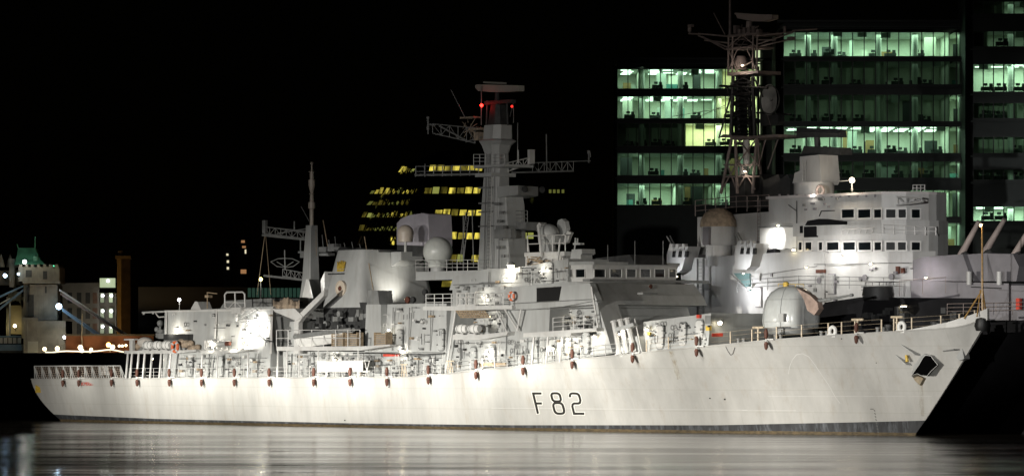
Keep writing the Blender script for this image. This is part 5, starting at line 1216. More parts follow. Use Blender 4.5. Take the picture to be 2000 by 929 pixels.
# dish reflector on the mast
c = L(1503, 195, SM+.5); mb = MB(); rings = []
for r, d in ((.1, -.35), (.5, -.3), (1.0, -.12), (1.3, .05)):
    rings.append([(c[0]+r*.85*math.cos(2*math.pi*i/20), c[1]+d, c[2]+1.15*r*math.sin(2*math.pi*i/20)) for i in range(20)])
mb.loft(rings, False, True); cp(mb, 'air_warning_dish', DPAINT)
mb = MB(); mb.torus(c, 1.35, .07, 20, 6, (0, 1, 0)); mb.tube((c[0], c[1]-.4, c[2]), (c[0]-1.2, c[1]-.5, c[2]-.3), .1); mb.pbox(1485, 222, 1520, 245, SM, .8); cp(mb, 'dish_bracket', DARK)
mb = MB()
for x, w_ in ((1440, 30), (1478, 26), (1505, 40), (1530, 26)): mb.ppoly([(x-w_/2, 405), (x-w_/2, 355), (x+w_/2-5, 340), (x+w_/2, 350), (x+w_/2, 405)], SB-4-(x % 3), SB-8)
cp(mb, 'funnel_base_gear', DARK)
mb = MB()
for x0, y0, x1, y1 in ((1360, 230, 1418, 205), (1310, 228, 1420, 210), (1420, 170, 1450, 372), (1510, 262, 1480, 160)): mb.tube(L(x0, y0, SM), L(x1, y1, SM), .03, n=3)
cp(mb, 'rigging_wire', BELB)
# wall fittings on the lower house
door_s = SB-.12
def cdoor(px, py, s):
    X, _, Z = L(px, py, s); mb = MB(); mb.box(X-.45, X+.45, s, s+.1, Z, Z+1.9); d_ = cp(mb, 'watertight_door', BELL); mb = MB(); mb.box(X-.38, X+.38, s+.08, s+.16, Z+.08, Z+1.82); cp(mb, 'door_leaf', BELM, d_)
for px, py in ((1625, 575), (1483, 600)): cdoor(px, py, SB)
mb = MB()
for x, y in ((1601, 547), (1690, 542), (1742, 540)): mb.lathe(L(x, y, SB-.05), [(.28, 0), (.3, .12), (.2, .14)], 14, 'Y')
cp(mb, 'porthole', BELL)
mb = MB(); mb.pbox(1593, 526, 1610, 533, SB+.15, .2); mb.pbox(1749, 520, 1755, 534, SB-.1, .2); mb.pbox(1759, 523, 1764, 533, SB-.1, .2); cp(mb, 'name_board', RUSTY)
mb = MB(); mb.rail([L(1440, 570, SB+.8), L(1560, 562, SB+.8), L(1760, 566, SB+.8)], 1.1, 2.2, .03); mb.tube(L(1590, 516, SB+.1), L(1775, 513, SB+.1), .05); mb.tube(L(1430, 545, SB+.1), L(1595, 520, SB+.1), .04); cp(mb, 'deck_rail', DPAINT)
for pts in ([(1370, 570), (1385, 560)],): pass
mb = MB()
for x in (1362, 1374): mb.tube(L(x, 620, SB+.5), L(x, 505, SB+.5), .08)
mb.ladder(L(1368, 615, SB+.5), L(1368, 505, SB+.5), w=.5); mb.pbox(1374, 553, 1384, 566, SB+.7, .3); cp(mb, 'boarding_ladder', DPAINT)
clutter_old = None
for m in (BELL, DPAINT):
    mb = MB()
    for _ in range(12):
        x, y = random.uniform(1500, 1780), random.uniform(505, 590); mb.pbox(x, y, x+random.uniform(2, 7), y+random.uniform(2, 8), SB+.12, .2)
    for _ in range(5):
        x, y = random.uniform(1560, 1640), random.uniform(385, 410); mb.pbox(x, y, x+random.uniform(2, 6), y+random.uniform(2, 6), SB-.6, .2)
    cp(mb, 'wall_fitting', m)
mb = MB(); mb.path([L(1540, 400, SB-.7), L(1545, 404, SB-.7), L(1556, 412, SB-.7)], .04); mb.tube(L(1556, 392, SB-.7), L(1556, 440, SB-.7), .05); mb.path([L(1600, 422, SB-.7), L(1604, 412, SB-.7), L(1630, 411, SB-.7)], .05); cp(mb, 'pipework', DARK)
# turret and its barrels
mb = MB(); mb.ppoly([(1783, 548), (1783, 508), (1800, 502), (1880, 496), (1892, 530), (1905, 549)], SB-.6, SB-9); mb.ppoly([(1890, 549), (1882, 497), (1928, 494), (1944, 549)], SB-1.2, SB-8.6); mb.ppoly([(1930, 549), (1928, 495), (1978, 496), (1990, 520), (1985, 549)], SB-1.2, SB-8.6); tur = cp(mb, 'gun_turret', BELL)
BR = mat('barrel_paint', (.3, .25, .23), .5, var=.2)
for i, (a, b, s) in enumerate((((1876, 500), (1912, 432), SB-2.0), ((1922, 495), (1962, 428), SB-4.2), ((1980, 500), (2015, 440), SB-6.4))):
    mb = MB(); mb.tube(L(*a, s), L(*b, s), .34, .2, 12); cp(mb, 'gun_barrel', BR, tur)
    mb = MB(); X, _, Z = L(a[0]+8, a[1]+14, s); mb.ball((X, s, Z), .75, (.9, .7, 1.5), n=14, m=10); cp(mb, 'barrel_blast_bag', DARK, tur)
# second turret house deck and a dark shade screen below
mb = MB(); mb.ppoly([(1780, 625), (1780, 598), (1778, 548), (1970, 553), (1970, 625)], SB-.3, SB-10); mb.ppoly([(1970, 625), (1970, 557), (2060, 557), (2060, 625)], SB-.6, SB-10); cp(mb, 'turret_deckhouse', BELL)
mb = MB(); mb.ppoly([(1598, 660), (1598, 606), (1612, 590), (1680, 580), (1900, 582), (1900, 650)], SB+.8, SB-.4); cp(mb, 'deckhouse_shade_screen', BELD)  # dark sheet put in for the deckhouse side lying in shadow
mb = MB(); mb.lathe(L(1714, 575, SB+1), [(1.3, -.5), (1.4, 0), (1.3, .7), (1.15, .75)], 22); mb.rail([L(1690, 558, SB+1.6), L(1745, 556, SB+1.6)], .3, 1, .04, 1); cp(mb, 'cable_reel', DARK)
mb = MB(); mb.rail([L(1757, 578, SB+1.2), L(1757+90, 572, SB+1.2)], 1.4, 2.4, .035, 1); mb.rail([L(1850, 615, SB+1.5), L(2010, 612, SB+1.5)], 1.0, 2, .03); cp(mb, 'forward_rail', BELB)
mb = MB(); mb.pbox(1984, 582, 1991, 604, SB+.1, .3); cp(mb, 'fire_extinguisher_box', RED)
mb = MB()
for x in (1893, 1952): mb.tube(L(x, 556, SB), L(x, 530, SB), .25, n=10)
cp(mb, 'turret_bollard', BELM)
mb = MB()
for _ in range(18):
    x = random.uniform(1620, 1880); y = random.uniform(598, 630); mb.pbox(x, y, x+random.uniform(4, 14), y+random.uniform(4, 18), SB+1.5, .6)
cp(mb, 'deck_gear', DARK)
def cfix(px, py, s, power, r, col, off, mt=BULB, aim=None, cone=100):
    X, _, Z = L(px, py, s); mb = MB(); mb.ball((X, s, Z), r, (1.4, 1, .6), n=12, m=8); b_ = cp(mb, 'bulkhead_lamp', mt); mb = MB(); mb.lathe((X, s, Z), [(r*1.9, .05), (r*.7, r*1.3)], 12); cp(mb, 'lamp_hood', DARK, b_)
    if aim is None: aim = (X+off[0], s-2, Z+off[2]-.2); cone = 165
    lamp('POINT' if aim is None else 'SPOT', SHIP @ Vector((X+off[0], s+off[1], Z+off[2])), power*.4, col, None if aim is None else SHIP @ Vector(aim), .15, cone, 1)
cfix(1765, 598, SB+1.1, 70, .22, (1, .8, .45), (0, .3, -.45)); cfix(1860, 591, SB+.1, 110, .2, (1, .8, .45), (0, .4, -.45))
cfix(1463, 562, SB+.6, 1100, .12, (.97, .97, 1), (0, 1.3, -.5)); cfix(1640, 500, SB+.2, 1300, .1, (1, .97, .93), (0, 1.5, 0)); cfix(1575, 522, SB+.2, 300, .1, (1, .97, .93), (0, 1.4, 0)); cfix(1520, 440, SB+.2, 3000, .1, (1, .98, .95), (0, .9, -.4), aim=(L(1520, 468, SB-1)[0], SB-1, L(1520, 466, SB)[2]), cone=75); cfix(1550, 488, SB+.1, 60, .14, (1, .8, .4), (0, .5, 0)); cfix(1808, 542, SB-.2, 500, .1, (1, .9, .95), (0, 1.6, .4))
cfix(1322, 540, SB+1.4, 700, .08, (.95, .97, 1), (.6, 1.6, .6)); cfix(1452, 534, SB+1.4, 700, .08, (.95, .97, 1), (.6, 1.6, .6)); cfix(1450, 128, SM+1.7, 420, .1, (1, .85, .72), (0, 1.2, -.4)); cfix(1455, 335, SM+1.7, 260, .1, (1, .85, .7), (0, .3, 0)); cfix(1700, 515, SB+.2, 500, .1, (1, .97, .93), (0, 1.6, 0))  # the two gun-mount lamps are extra, added to whiten the shields
cfix(1596, 384, SB-1.2, 300, .1, (1, .9, .8), (0, .8, .3))

# ------------------------------------------------------------------ OFFICES
FRAME = mat('office_frame', (.025, .032, .03), .5)
SLAB = mat('office_slab', (.03, .038, .036), .7)
INW = mat('office_inner_wall', (.72, .74, .64), .8, var=.12, scale=.25)
INC = mat('office_cream_wall', (.7, .68, .5), .8)
INF = mat('office_floor', (.15, .17, .16), .8)
CLM = mat('office_column', (.75, .78, .72), .7)
DESK = mat('office_desk_dark', (.03, .035, .035), .6)
DESKL = mat('office_desk_light', (.5, .55, .5), .6)
GL = bpy.data.materials.new('office_glass'); GL.use_nodes = True; t = GL.node_tree; t.nodes.clear()
o_ = t.nodes.new('ShaderNodeOutputMaterial'); mx = t.nodes.new('ShaderNodeMixShader'); tr = t.nodes.new('ShaderNodeBsdfTransparent'); gs = t.nodes.new('ShaderNodeBsdfGlossy'); gs.inputs['Roughness'].default_value = .05
tr.inputs[0].default_value = (.78, .92, .82, 1); mx.inputs[0].default_value = .08; t.links.new(tr.outputs[0], mx.inputs[1]); t.links.new(gs.outputs[0], mx.inputs[2]); t.links.new(mx.outputs[0], o_.inputs[0])
STRIP = emit('ceiling_strip', (.86, 1, .9), 5)
def office(name, label, x0, x1, Y, floors, ytop, ybot, bays, light, cols=(), depth=13, panelx=(), nm='office'):
    b = thing(name, label, 'office building', Wd((x0+x1)/2, 780, Y)[:2]+(4.6,))
    X0, X1 = Wd(x0, 0, Y)[0], Wd(x1, 0, Y)[0]; zf = lambda py: H+(HOR-py)/F*Y
    # solid back, roof, base, floor edge beams
    mb = MB(None); mb.box(X0, X1, Y+depth, Y+depth+12, 4.6, zf(ytop)); mb.box(X0-.0, X1+.0, Y-.2, Y+depth, zf(ytop+12), zf(ytop)); mb.box(X0, X1, Y+.1, Y+depth, 4.6, zf(ybot)); mb.build('wall', SLAB, b)
    mb = MB(None); mb.box(X0-.8, X1+.8, Y-1.2, Y+.2, zf(ytop)+.003, zf(ytop)+.3); mb.box(X0-.5, X1+.5, Y-.8, Y+.2, zf(ytop+8), zf(ytop+6)); mb.build('roof_edge', FRAME, b)
    if True:
        mb = MB(None); mb.box(X0-.25, X0, Y, Y+depth, 4.6, zf(ytop+12)); mb.box(X1, X1+.25, Y, Y+depth, 4.6, zf(ytop+12)); mb.build('end_wall', mat('end_black', (.008, .008, .008), 1, spec=0), b)
    ordn = 0
    for fi, (ya, yb, secs) in enumerate(floors):
        za, zb = zf(yb), zf(ya)                      # floor level, ceiling level
        nxt = floors[fi+1][0] if fi+1 < len(floors) else ybot
        mb = MB(None); mb.box(X0, X1, Y-.15, Y+depth, zf(nxt), za); mb.box(X0-.3, X1+.3, Y-.55, Y-.16, za-.45, za-.25); mb.build('floor_slab', SLAB, b)
        ordn = 0
        # partitions between differently lit sections
        for (sx0, sx1, power, wall, strips) in secs:
            a, c = Wd(sx0, 0, Y)[0], Wd(sx1, 0, Y)[0]
            dd = depth-.1 if wall is not INC else depth*.45
            mb = MB(None); mb.box(a+.02, c-.02, Y+dd-.15, Y+dd, za+.01, zb-.01); mb.box(c-.16, c-.02, Y+.5, Y+dd-.16, za+.01, zb-.01); mb.build('inner_wall', wall, b)
            mb = MB(None); mb.box(a+.02, c-.18, Y+.3, Y+dd-.16, zb-.08, zb-.005); mb.build('ceiling', CLM, b)
            if power > 0:
                cc = light if wall is not INC else (1, .97, .68)
                lo = lamp('AREA', ((a+c)/2, Y+dd*.45, zb-.3), power*(c-a)*1.0, cc, ((a+c)/2, Y+dd*.45, 0), (c-a)*.9, sizey=dd*.7)
            if strips:
                rows = 4
                for r in range(rows):
                    mb = MB(None); x = a+.6+.5*random.random()
                    while x < c-1.8:
                        if random.random() < .8: mb.box(x, x+1.5, Y+1.6+r*2.9, Y+1.85+r*2.9, zb-.2, zb-.12)
                        x += 2.1
                    mb.build('ceiling_light_row', STRIP, b)
            # partitions, cabinets, screens and blinds
            if power > 3:
                k = 0
                while k < (c-a)/3.2:
                    k += 1
                    px_ = a+.4+random.uniform(0, max(.1, c-a-2.2)); dy = random.choice((5.8, 7.2, 9.0, 10.5))
                    if dy > dd-1.2: continue
                    hh_ = random.choice((1.1, 1.5, 2.1, zb-za-.3)); ww = random.uniform(.5, 1.9)
                    mb = MB(None); mb.box(px_, px_+ww, Y+dy+.01*k, Y+dy+.15+.01*k, za+.02, za+hh_); mb.build('partition', random.choice((DESK, DESKL, TEAL_, INW, WOODI)), b)
                for q in range(int((c-a)/4)):
                    px_ = a+.5+random.uniform(0, max(.1, c-a-2)); dz = random.uniform(.5, 1.1)
                    if random.random() < .5: mb = MB(None); mb.box(px_, px_+1.2, Y+.32+.01*q, Y+.36+.01*q, zb-.1-dz, zb-.1); mb.build('blind', DESKL, b)
            # desks
            n = max(1, int((c-a)/2.1)) if power > 0 else 0
            for k in range(n):
                if random.random() < .3: continue
                x = a+.8+k*2.1+random.uniform(0, .5); yy = Y+random.choice((2.0, 4.0, 7.5))
                if yy > Y+dd-1.5: yy = Y+.9
                if x+1.6 > c-.3: continue
                ordn += 1
                global desk0
                lab = 'dark desk standing %s along the %s storey of the %s' % (ordinal(ordn), ORD[fi], nm)
                if desk0 is None:
                    desk0 = thing('desk', lab, 'desk', (x, yy, za), None, 'desks behind the office glass')
                    mb = MB(None); mb.box(x, x+1.6, yy, yy+.8, za+.7, za+.76); mb.box(x, x+.06, yy, yy+.8, za, za+.7); mb.box(x+1.54, x+1.6, yy, yy+.8, za, za+.7); mb.box(x+.02, x+1.58, yy+.05, yy+.1, za+.2, za+.7); mb.build('desk_top', DESK, desk0)
                    mb = MB(None); mb.box(x+.3, x+.85, yy+.4, yy+.45, za+.9, za+1.25); mb.box(x+.53, x+.62, yy+.4, yy+.45, za+.76, za+.9); mb.build('monitor', DESK, desk0)
                    mb = MB(None); mb.box(x+1.0, x+1.45, yy-.5, yy-.42, za+.5, za+1.15); mb.box(x+1.0, x+1.45, yy-.5, yy-.05, za+.42, za+.5); mb.box(x+1.2, x+1.25, yy-.3, yy-.25, za, za+.42); mb.build('chair', DESK, desk0)
                else: dup(desk0, (x, yy, za), label=lab)
            ordn2 = 0
        for cx in cols:
            X = Wd(cx, 0, Y)[0]; mb = MB(None); mb.lathe((X, Y+2.2, 0), [(.42, za+.01), (.42, zb-.09)], 14); mb.build('column', CLM, b)
        # curtain wall: one window per bay
        for j in range(bays):
            a = X0+(X1-X0)*j/bays; c = X0+(X1-X0)*(j+1)/bays
            mb = MB(None); mb.box(a, a+.09, Y-.05, Y+.08, za, zb); mb.box(c-.04, c, Y-.05, Y+.08, za, zb); mb.box(a+.09, c-.04, Y-.03, Y+.08, zb-.1, zb); mb.box(a+.09, c-.04, Y-.03, Y+.08, za, za+.08); w_ = mb.build('window', FRAME, b)
            mb = MB(None); mb.box(a+.09, c-.04, Y, Y+.03, za+.08, zb-.1); mb.build('pane', GL, w_)
    return b
def ordinal(n):
    o = 'first second third fourth fifth sixth seventh eighth ninth tenth eleventh twelfth thirteenth fourteenth fifteenth sixteenth seventeenth eighteenth nineteenth twentieth'.split()
    t20 = 'twenty '
    return o[n-1] if n <= 20 else 'twenty-'+o[n-21]
TEAL_ = mat('screen_teal', (.1, .28, .26), .7); WOODI = mat('cabinet_wood', (.35, .22, .1), .7)
desk0 = None
ORD = ['top', 'second', 'third', 'fourth', 'fifth', 'sixth', 'seventh', 'eighth']
GRN = (.80, 1, .84)
P = 88
office('office_block', 'lower office block with five lit green glass storeys left of the lattice mast', 1205, 1480, 640,
       [(134, 174, [(1205, 1250, P*.8, INW, True), (1258, 1412, P, INW, True), (1412, 1480, P*.7, INC, False)]),
        (187, 232, [(1205, 1256, P*.9, INW, True), (1256, 1400, P, INW, True), (1400, 1480, P*1.0, INC, False)]),
        (240, 286, [(1205, 1340, 0.6, INW, False), (1340, 1480, P*1.3, INC, False)]),
        (298, 343, [(1205, 1256, P*.5, INW, False), (1256, 1480, P*.3, INW, False)]),
        (357, 401, [(1205, 1322, P*1.1, INW, False), (1322, 1392, P*.22, INW, False), (1392, 1480, P*1.0, INW, False)])],
       118, 403, 13, GRN, (1254, 1330, 1405), nm='lower office block')
office('office_block', 'tall office block with green lit storeys behind the cruiser bridge', 1530, 1890, 575,
       [(62, 111, [(1530, 1856, P*1.5, INW, False), (1864, 1890, P, INW, False)]),
        (119, 166, [(1530, 1730, 1.2, INW, False), (1730, 1856, 5, INW, False), (1864, 1890, 4, INW, False)]),
        (184, 238, [(1530, 1730, 2.5, INW, False), (1730, 1856, 5, INW, False), (1864, 1890, P*.9, INW, False)]),
        (246, 300, [(1530, 1856, P*.9, INW, True), (1864, 1890, P*.8, INW, False)]),
        (314, 348, [(1530, 1670, 1.5, INW, False), (1670, 1856, 7, INW, False), (1864, 1890, P*.7, INW, False)]),
        (370, 424, [(1530, 1780, 2, INW, False), (1780, 1856, P*.8, INW, False), (1864, 1890, P*.9, INW, False)]),
        (434, 480, [(1530, 1780, 1, INW, False), (1780, 1890, P*.8, INW, False)])],
       45, 486, 16, GRN, (1580, 1632, 1718, 1790, 1880), nm='tall office block')
office('office_block', 'darker office block cut by the right edge with a bright storey', 1900, 2060, 560,
       [(2, 28, [(1900, 1960, .1, INW, False), (1960, 2060, 12, INW, False)]), (60, 92, [(1900, 1930, 0, INW, False), (1930, 2060, 9, INW, False)]),
        (124, 180, [(1900, 2060, P*.75, INW, True)]),
        (200, 232, [(1900, 1990, .1, INW, False), (1990, 2060, 6, INW, False)]), (266, 300, [(1900, 2060, .5, INW, False)]), (330, 352, [(1900, 2060, .3, INW, False)]),
        (402, 432, [(1900, 2060, P*.9, INW, True)])],
       -30, 500, 8, GRN, (1978,), depth=7, nm='far office block')
# stair core between the two
b = thing('stair_core', 'pale lit stair strip and louvred panel between the two office blocks', 'building', Wd(1505, 780, 650)[:2]+(4.6,))
a = Wd(1484, 90, 650); c = Wd(1528, 90, 650)
mb = MB(None); mb.box(a[0]-.5, c[0]+.4, 650, 662, 4.6, a[2]); mb.build('wall', SLAB, b)
mb = MB(None)
for i in range(40): z = 6+i*1.2; 
for i in range(20): x = Wd(1489, 0, 649)[0]+i*.12; mb.box(x, x+.05, 649.6, 649.95, 20, a[2]-.3)
mb.build('louvre_panel', mat('louvre_green', (.12, .15, .12), .6), b)
for y0, y1 in ((90, 112), (121, 165), (176, 200), (213, 232), (240, 262), (280, 310)):
    for xx in (1476, 1521):
        p0, p1 = Wd(xx, y1, 649), Wd(xx+(9 if xx < 1500 else 4), y0, 649); mb = MB(None); mb.box(p0[0], p1[0], 649.7, 649.9, p0[2], p1[2]); mb.build('window', emit('stair_window', (.8, .95, .55), .75), b)

# ------------------------------------------------------------------ CITY HALL (leaning glass dome)
b = thing('domed_city_building', 'dark leaning glass building with rows of yellow lit windows behind the frigate mast', 'building', Wd(840, 780, 720)[:2]+(4.6,))
YC = 720; sc_ = F/YC
def ch(px, py, dy=0): return Wd(px, py, YC+dy)
CG = mat('dark_glass_skin', (.006, .008, .008), .15)
prof = [(705, 1120, 690), (690, 1100, 520), (700, 1080, 450), (735, 1050, 380), (785, 1010, 322), (850, 960, 295)]
rings = []
for x0, x1, y in prof:
    cx, r = (x0+x1)/2, (x1-x0)/2
    A = ch(cx, y); R = r/sc_; rings.append([(A[0]+R*math.cos(2*math.pi*i/48), YC+R*1.0+R*.98*math.sin(2*math.pi*i/48), A[2]) for i in range(48)])
mb = MB(None); mb.loft(rings, True, True); mb.build('glass_shell', CG, b)
def edge_front(px, py):            # point on the front surface of the shell
    for (a0, a1, ya), (b0, b1, yb) in zip(prof, prof[1:]):
        if yb <= py <= ya or yb == 295:
            t_ = (py-ya)/(yb-ya); x0 = a0+(b0-a0)*t_; x1 = a1+(b1-a1)*t_; break
    cx, r = (x0+x1)/2, (x1-x0)/2
    k = max(-1, min(1, (px-cx)/r)); R = r/sc_
    th = math.sqrt(1-k*k); y = YC+R-R*.98*th-.15
    # true depth along the sight line
    for _ in range(3):
        X = (px-1000)/F*y; kk = max(-1, min(1, (X-ch(cx, py)[0])/R)); y = YC+R-R*.98*math.sqrt(1-kk*kk)-.15
    return Wd(px, py, y)
YW = [emit('yellow_window_%d' % i, (1, .82, .12), s) for i, s in enumerate((.8, .42, .16, .07))]
for m_ in YW:
    t = m_.node_tree; bs = t.nodes['Principled BSDF']; tc = t.nodes.new('ShaderNodeTexCoord'); mp = t.nodes.new('ShaderNodeMapping'); mp.inputs['Scale'].default_value = (1, 1, .35)
    nz = t.nodes.new('ShaderNodeTexNoise'); nz.inputs['Scale'].default_value = 1.3; nz.inputs['Detail'].default_value = 3; rp = t.nodes.new('ShaderNodeMapRange'); rp.inputs[1].default_value = .35; rp.inputs[2].default_value = .65
    st = bs.inputs['Emission Strength'].default_value; rp.inputs[3].default_value = st*.12; rp.inputs[4].default_value = st*1.2
    t.links.new(tc.outputs['Object'], mp.inputs[0]); t.links.new(mp.outputs[0], nz.inputs['Vector']); t.links.new(nz.outputs[0], rp.inputs[0]); t.links.new(rp.outputs[0], bs.inputs['Emission Strength'])
YW2 = [emit('olive_window_%d' % i, (.8, .85, .2), s) for i, s in enumerate((.3, .12))]
def pane(px, py, w_, h, m, lean=0, nm='window'):
    q = [edge_front(px, py), edge_front(px+w_, py), edge_front(px+w_+lean, py-h), edge_front(px+lean, py-h)]
    mb = MB(None); mb.loft([q, [(x, y+.1, z) for x, y, z in q]]); return mb.build(nm, m, b)
rnd = random.Random(3)
for yb, h, xs in ((334, 12, range(838, 934, 15)), (378, 13, range(828, 934, 16)), (421, 13, range(849, 934, 16)), (467, 14, range(862, 934, 16)), (511, 15, range(878, 934, 14)), (560, 14, range(862, 886, 12))):
    for x in xs: rnd.random() > .04 and pane(x, yb-rnd.uniform(0, .6), 13.4*rnd.uniform(.92, 1), h*rnd.uniform(.8, 1), rnd.choice(YW[:1]+YW[1:3]+[YW2[0]]) if x < 900 else YW[0], 2)
for x in (1072, 1080, 1088, 1097): pane(x, 377, 5, 7, YW2[1], 0)
for x in (1018, 1031): pane(x, 466, 11, 12, YW2[0], 0)
# lattice side
for yb, x0, x1, n in ((336, 778, 808, 4), (378, 722, 812, 10), (424, 706, 806, 10), (470, 760, 800, 3), (400, 716, 800, 8), (450, 700, 780, 6)):
    for i in range(n):
        x = x0+(x1-x0)*i/n; pane(x, yb, (x1-x0)/n*.7, rnd.uniform(5, 13), rnd.choice(YW[:3]+YW2) if yb in (336, 378, 424) else rnd.choice((YW[3], YW2[1])), rnd.uniform(3, 7))
pane(762, 478, 8, 14, YW[0], 2)
mb = MB(None)
for i in range(16):
    x = 690+i*9
    for ln in (60, -46):
        pts = []
        for k in range(9):
            y = 478-k*18; px = x+k/8*ln*1.1+(30 if ln < 0 else 0); 
            if px < 830 and y > 325 and px > 700+(470-y)*.62: pts.append(edge_front(px, y))
        pts = [(p[0], p[1]-.35, p[2]) for p in pts]
        if len(pts) > 1: mb.path(pts, .14, 4)
mb.build('diagonal_lattice', BLACK, b)

# ------------------------------------------------------------------ distant left
BRK = mat('brown_brick', (.16, .09, .06), .85, var=.25, scale=.8)
STONE = mat('tower_stone', (.24, .22, .18), .85, var=.3, scale=.5, stain=(.12, .11, .09), amt=.6, bump=.4)
BLUE = mat('bridge_blue', (.16, .27, .40), .5, var=.15)
WHT = mat('bridge_white', (.5, .52, .52), .5)
COPPER = mat('copper_green', (.07, .25, .16), .6, var=.35, scale=.7)
Y = 800
def WB(mb, x0, y0, x1, y1, Y0, d): a = Wd(x0, y0, Y0); c = Wd(x1, y1, Y0); return mb.box(a[0], c[0], Y0, Y0+d, c[2], a[2])
tb = thing('bascule_bridge', 'stone bridge tower with a green roof, blue chains and roadway at the left edge', 'bridge', Wd(80, 775, Y)[:2]+(0,))
mb = MB(None); WB(mb, 58, 555, 112, 625, Y, 9); WB(mb, 46, 545, 60, 622, Y+1, 7); mb.build('tower_shaft', STONE, tb)
mb = MB(None); WB(mb, 36, 521, 116, 549, Y-.6, 10); 
for i in range(7): WB(mb, 37+i*11.7, 516, 43+i*11.7, 521, Y-.6, 10)
WB(mb, 44, 549, 118, 553, Y-.8, 10); mb.build('tower_parapet', STONE, tb)
mb = MB(None); WB(mb, 48, 626, 128, 780, Y-2, 12); WB(mb, 44, 620, 74, 627, Y-2.3, 6); WB(mb, 46, 627, 54, 780, Y-2.4, 3); WB(mb, 54, 640, 127, 642, Y-2.2, 3); mb.build('tower_base', STONE, tb)
mb = MB(None); WB(mb, 54, 666, 74, 714, Y-2.3, .4); WB(mb, 88, 690, 111, 708, Y-2.3, .4); mb.build('base_panel', mat('pale_stone', (.42, .4, .33), .8), tb)
A = [Wd(28, 516, Y), Wd(88, 516, Y), (Wd(88, 516, Y)[0], Y+8, Wd(88, 516, Y)[2]), (Wd(28, 516, Y)[0], Y+8, Wd(28, 516, Y)[2])]
B = [Wd(35, 484, Y+3), Wd(68, 484, Y+3), (Wd(68, 484, Y)[0], Y+4.5, Wd(68, 484, Y)[2]), (Wd(35, 484, Y)[0], Y+4.5, Wd(35, 484, Y)[2])]
mid = [tuple((p[i]*.5+q[i]*.5)+(0 if i != 2 else -.6) for i in range(3)) for p, q in zip(A, B)]
mb = MB(None); mb.loft([A, mid, B]); rf = mb.build('copper_roof', COPPER, tb)
mb = MB(None); mb.tube(Wd(68, 486, Y+3), Wd(69, 462, Y+3), .12); mb.tube(Wd(36, 486, Y+3), Wd(33, 476, Y+3), .1); WB(mb, 65, 500, 73, 512, Y+1, 1); mb.build('finial', COPPER, rf)
for x0, y0, x1, y1 in ((88, 559, 91, 572), (52, 560, 57, 590), (54, 575, 66, 618), (50, 527, 62, 541), (84, 529, 92, 545)):
    mb = MB(None); WB(mb, x0, y0, x1, y1, Y-.75 if y0 < 550 else Y-.15, .3); mb.build('slit_window', DARK, tb)
mb = MB(None); WB(mb, 18, 505, 28, 560, Y+3, 3); mb.ppoly if False else None; WB(mb, -10, 528, 40, 556, Y+6, 3)
for x in (20, 2, 34): mb.lathe((Wd(x, 0, Y+5)[0], Y+5, 0), [(.7, Wd(0, 520, Y)[2]), (.5, Wd(0, 508, Y)[2]), (.05, Wd(0, 495, Y)[2])], 8)
mb.build('far_turret', STONE, tb)
mb = MB(None)
a_, b_2 = Wd(14, 655, Y+8), Wd(44, 655, Y+8)
WB(mb, 12, 590, 16, 660, Y+8, 2); WB(mb, 42, 590, 48, 660, Y+8, 2)
for i in range(9):
    t0 = math.pi*i/8; mb.box(*sorted((Wd(29+15*math.cos(t0)-2.5, 0, Y+8)[0], Wd(29+15*math.cos(t0)+2.5, 0, Y+8)[0])), Y+8, Y+10, Wd(0, 598-16*math.sin(t0)-0+4, Y+8)[2], Wd(0, 590-18*math.sin(t0)-4, Y+8)[2])
mb.build('gothic_arch', STONE, tb)
mb = MB(None); WB(mb, 16, 596, 42, 652, Y+12, 1); mb.build('arch_wall', mat('arch_lit_stone', (.4, .33, .18), .8), tb)
def chain(p, q, wpx, m, nm, dy=0):
    a = Vector(Wd(*p, Y+dy)); c = Vector(Wd(*q, Y+dy)); up = Vector((0, 0, wpx/F*Y/2)); mb = MB(None)
    mb.hexa([a-up+Vector((0, -.3, 0)), c-up+Vector((0, -.3, 0)), c-up+Vector((0, .3, 0)), a-up+Vector((0, .3, 0)), a+up+Vector((0, -.3, 0)), c+up+Vector((0, -.3, 0)), c+up+Vector((0, .3, 0)), a+up+Vector((0, .3, 0))]); return mb.build(nm, m, tb)
chain((116, 566), (258, 660), 4.5, WHT, 'suspension_chain', -1); chain((118, 573), (240, 652), 3.5, mat('chain_brown', (.25, .2, .2), .6), 'suspension_chain', -1.2)
chain((118, 600), (205, 660), 4, BLUE, 'suspension_chain', -.5); chain((122, 606), (192, 656), 3.5, BLUE, 'suspension_chain', -.7)
chain((-20, 588), (46, 558), 4, BLUE, 'suspension_chain', 2); chain((-20, 618), (46, 566), 5, BLUE, 'suspension_chain', 2); chain((-20, 604), (20, 582), 2.5, WHT, 'suspension_chain', 2)
mb = MB(None); WB(mb, 18, 584, 20.5, 655, Y+2, .3); mb.build('suspension_rod', WHT, tb)
mb = MB(None); WB(mb, -30, 672, 42, 684, Y+1, 5); WB(mb, -30, 655, 41, 658, Y+1, .5); mb.build('roadway_girder', BLUE, tb)
mb = MB(None)
for i in range(7): WB(mb, -20+i*9, 659, -13+i*9, 670, Y+1, .3)
mb.build('parapet_panel', WHT, tb)
mb = MB(None); WB(mb, -30, 684, 44, 690, Y+1.3, 5); mb.build('deck_soffit', DARK, tb)
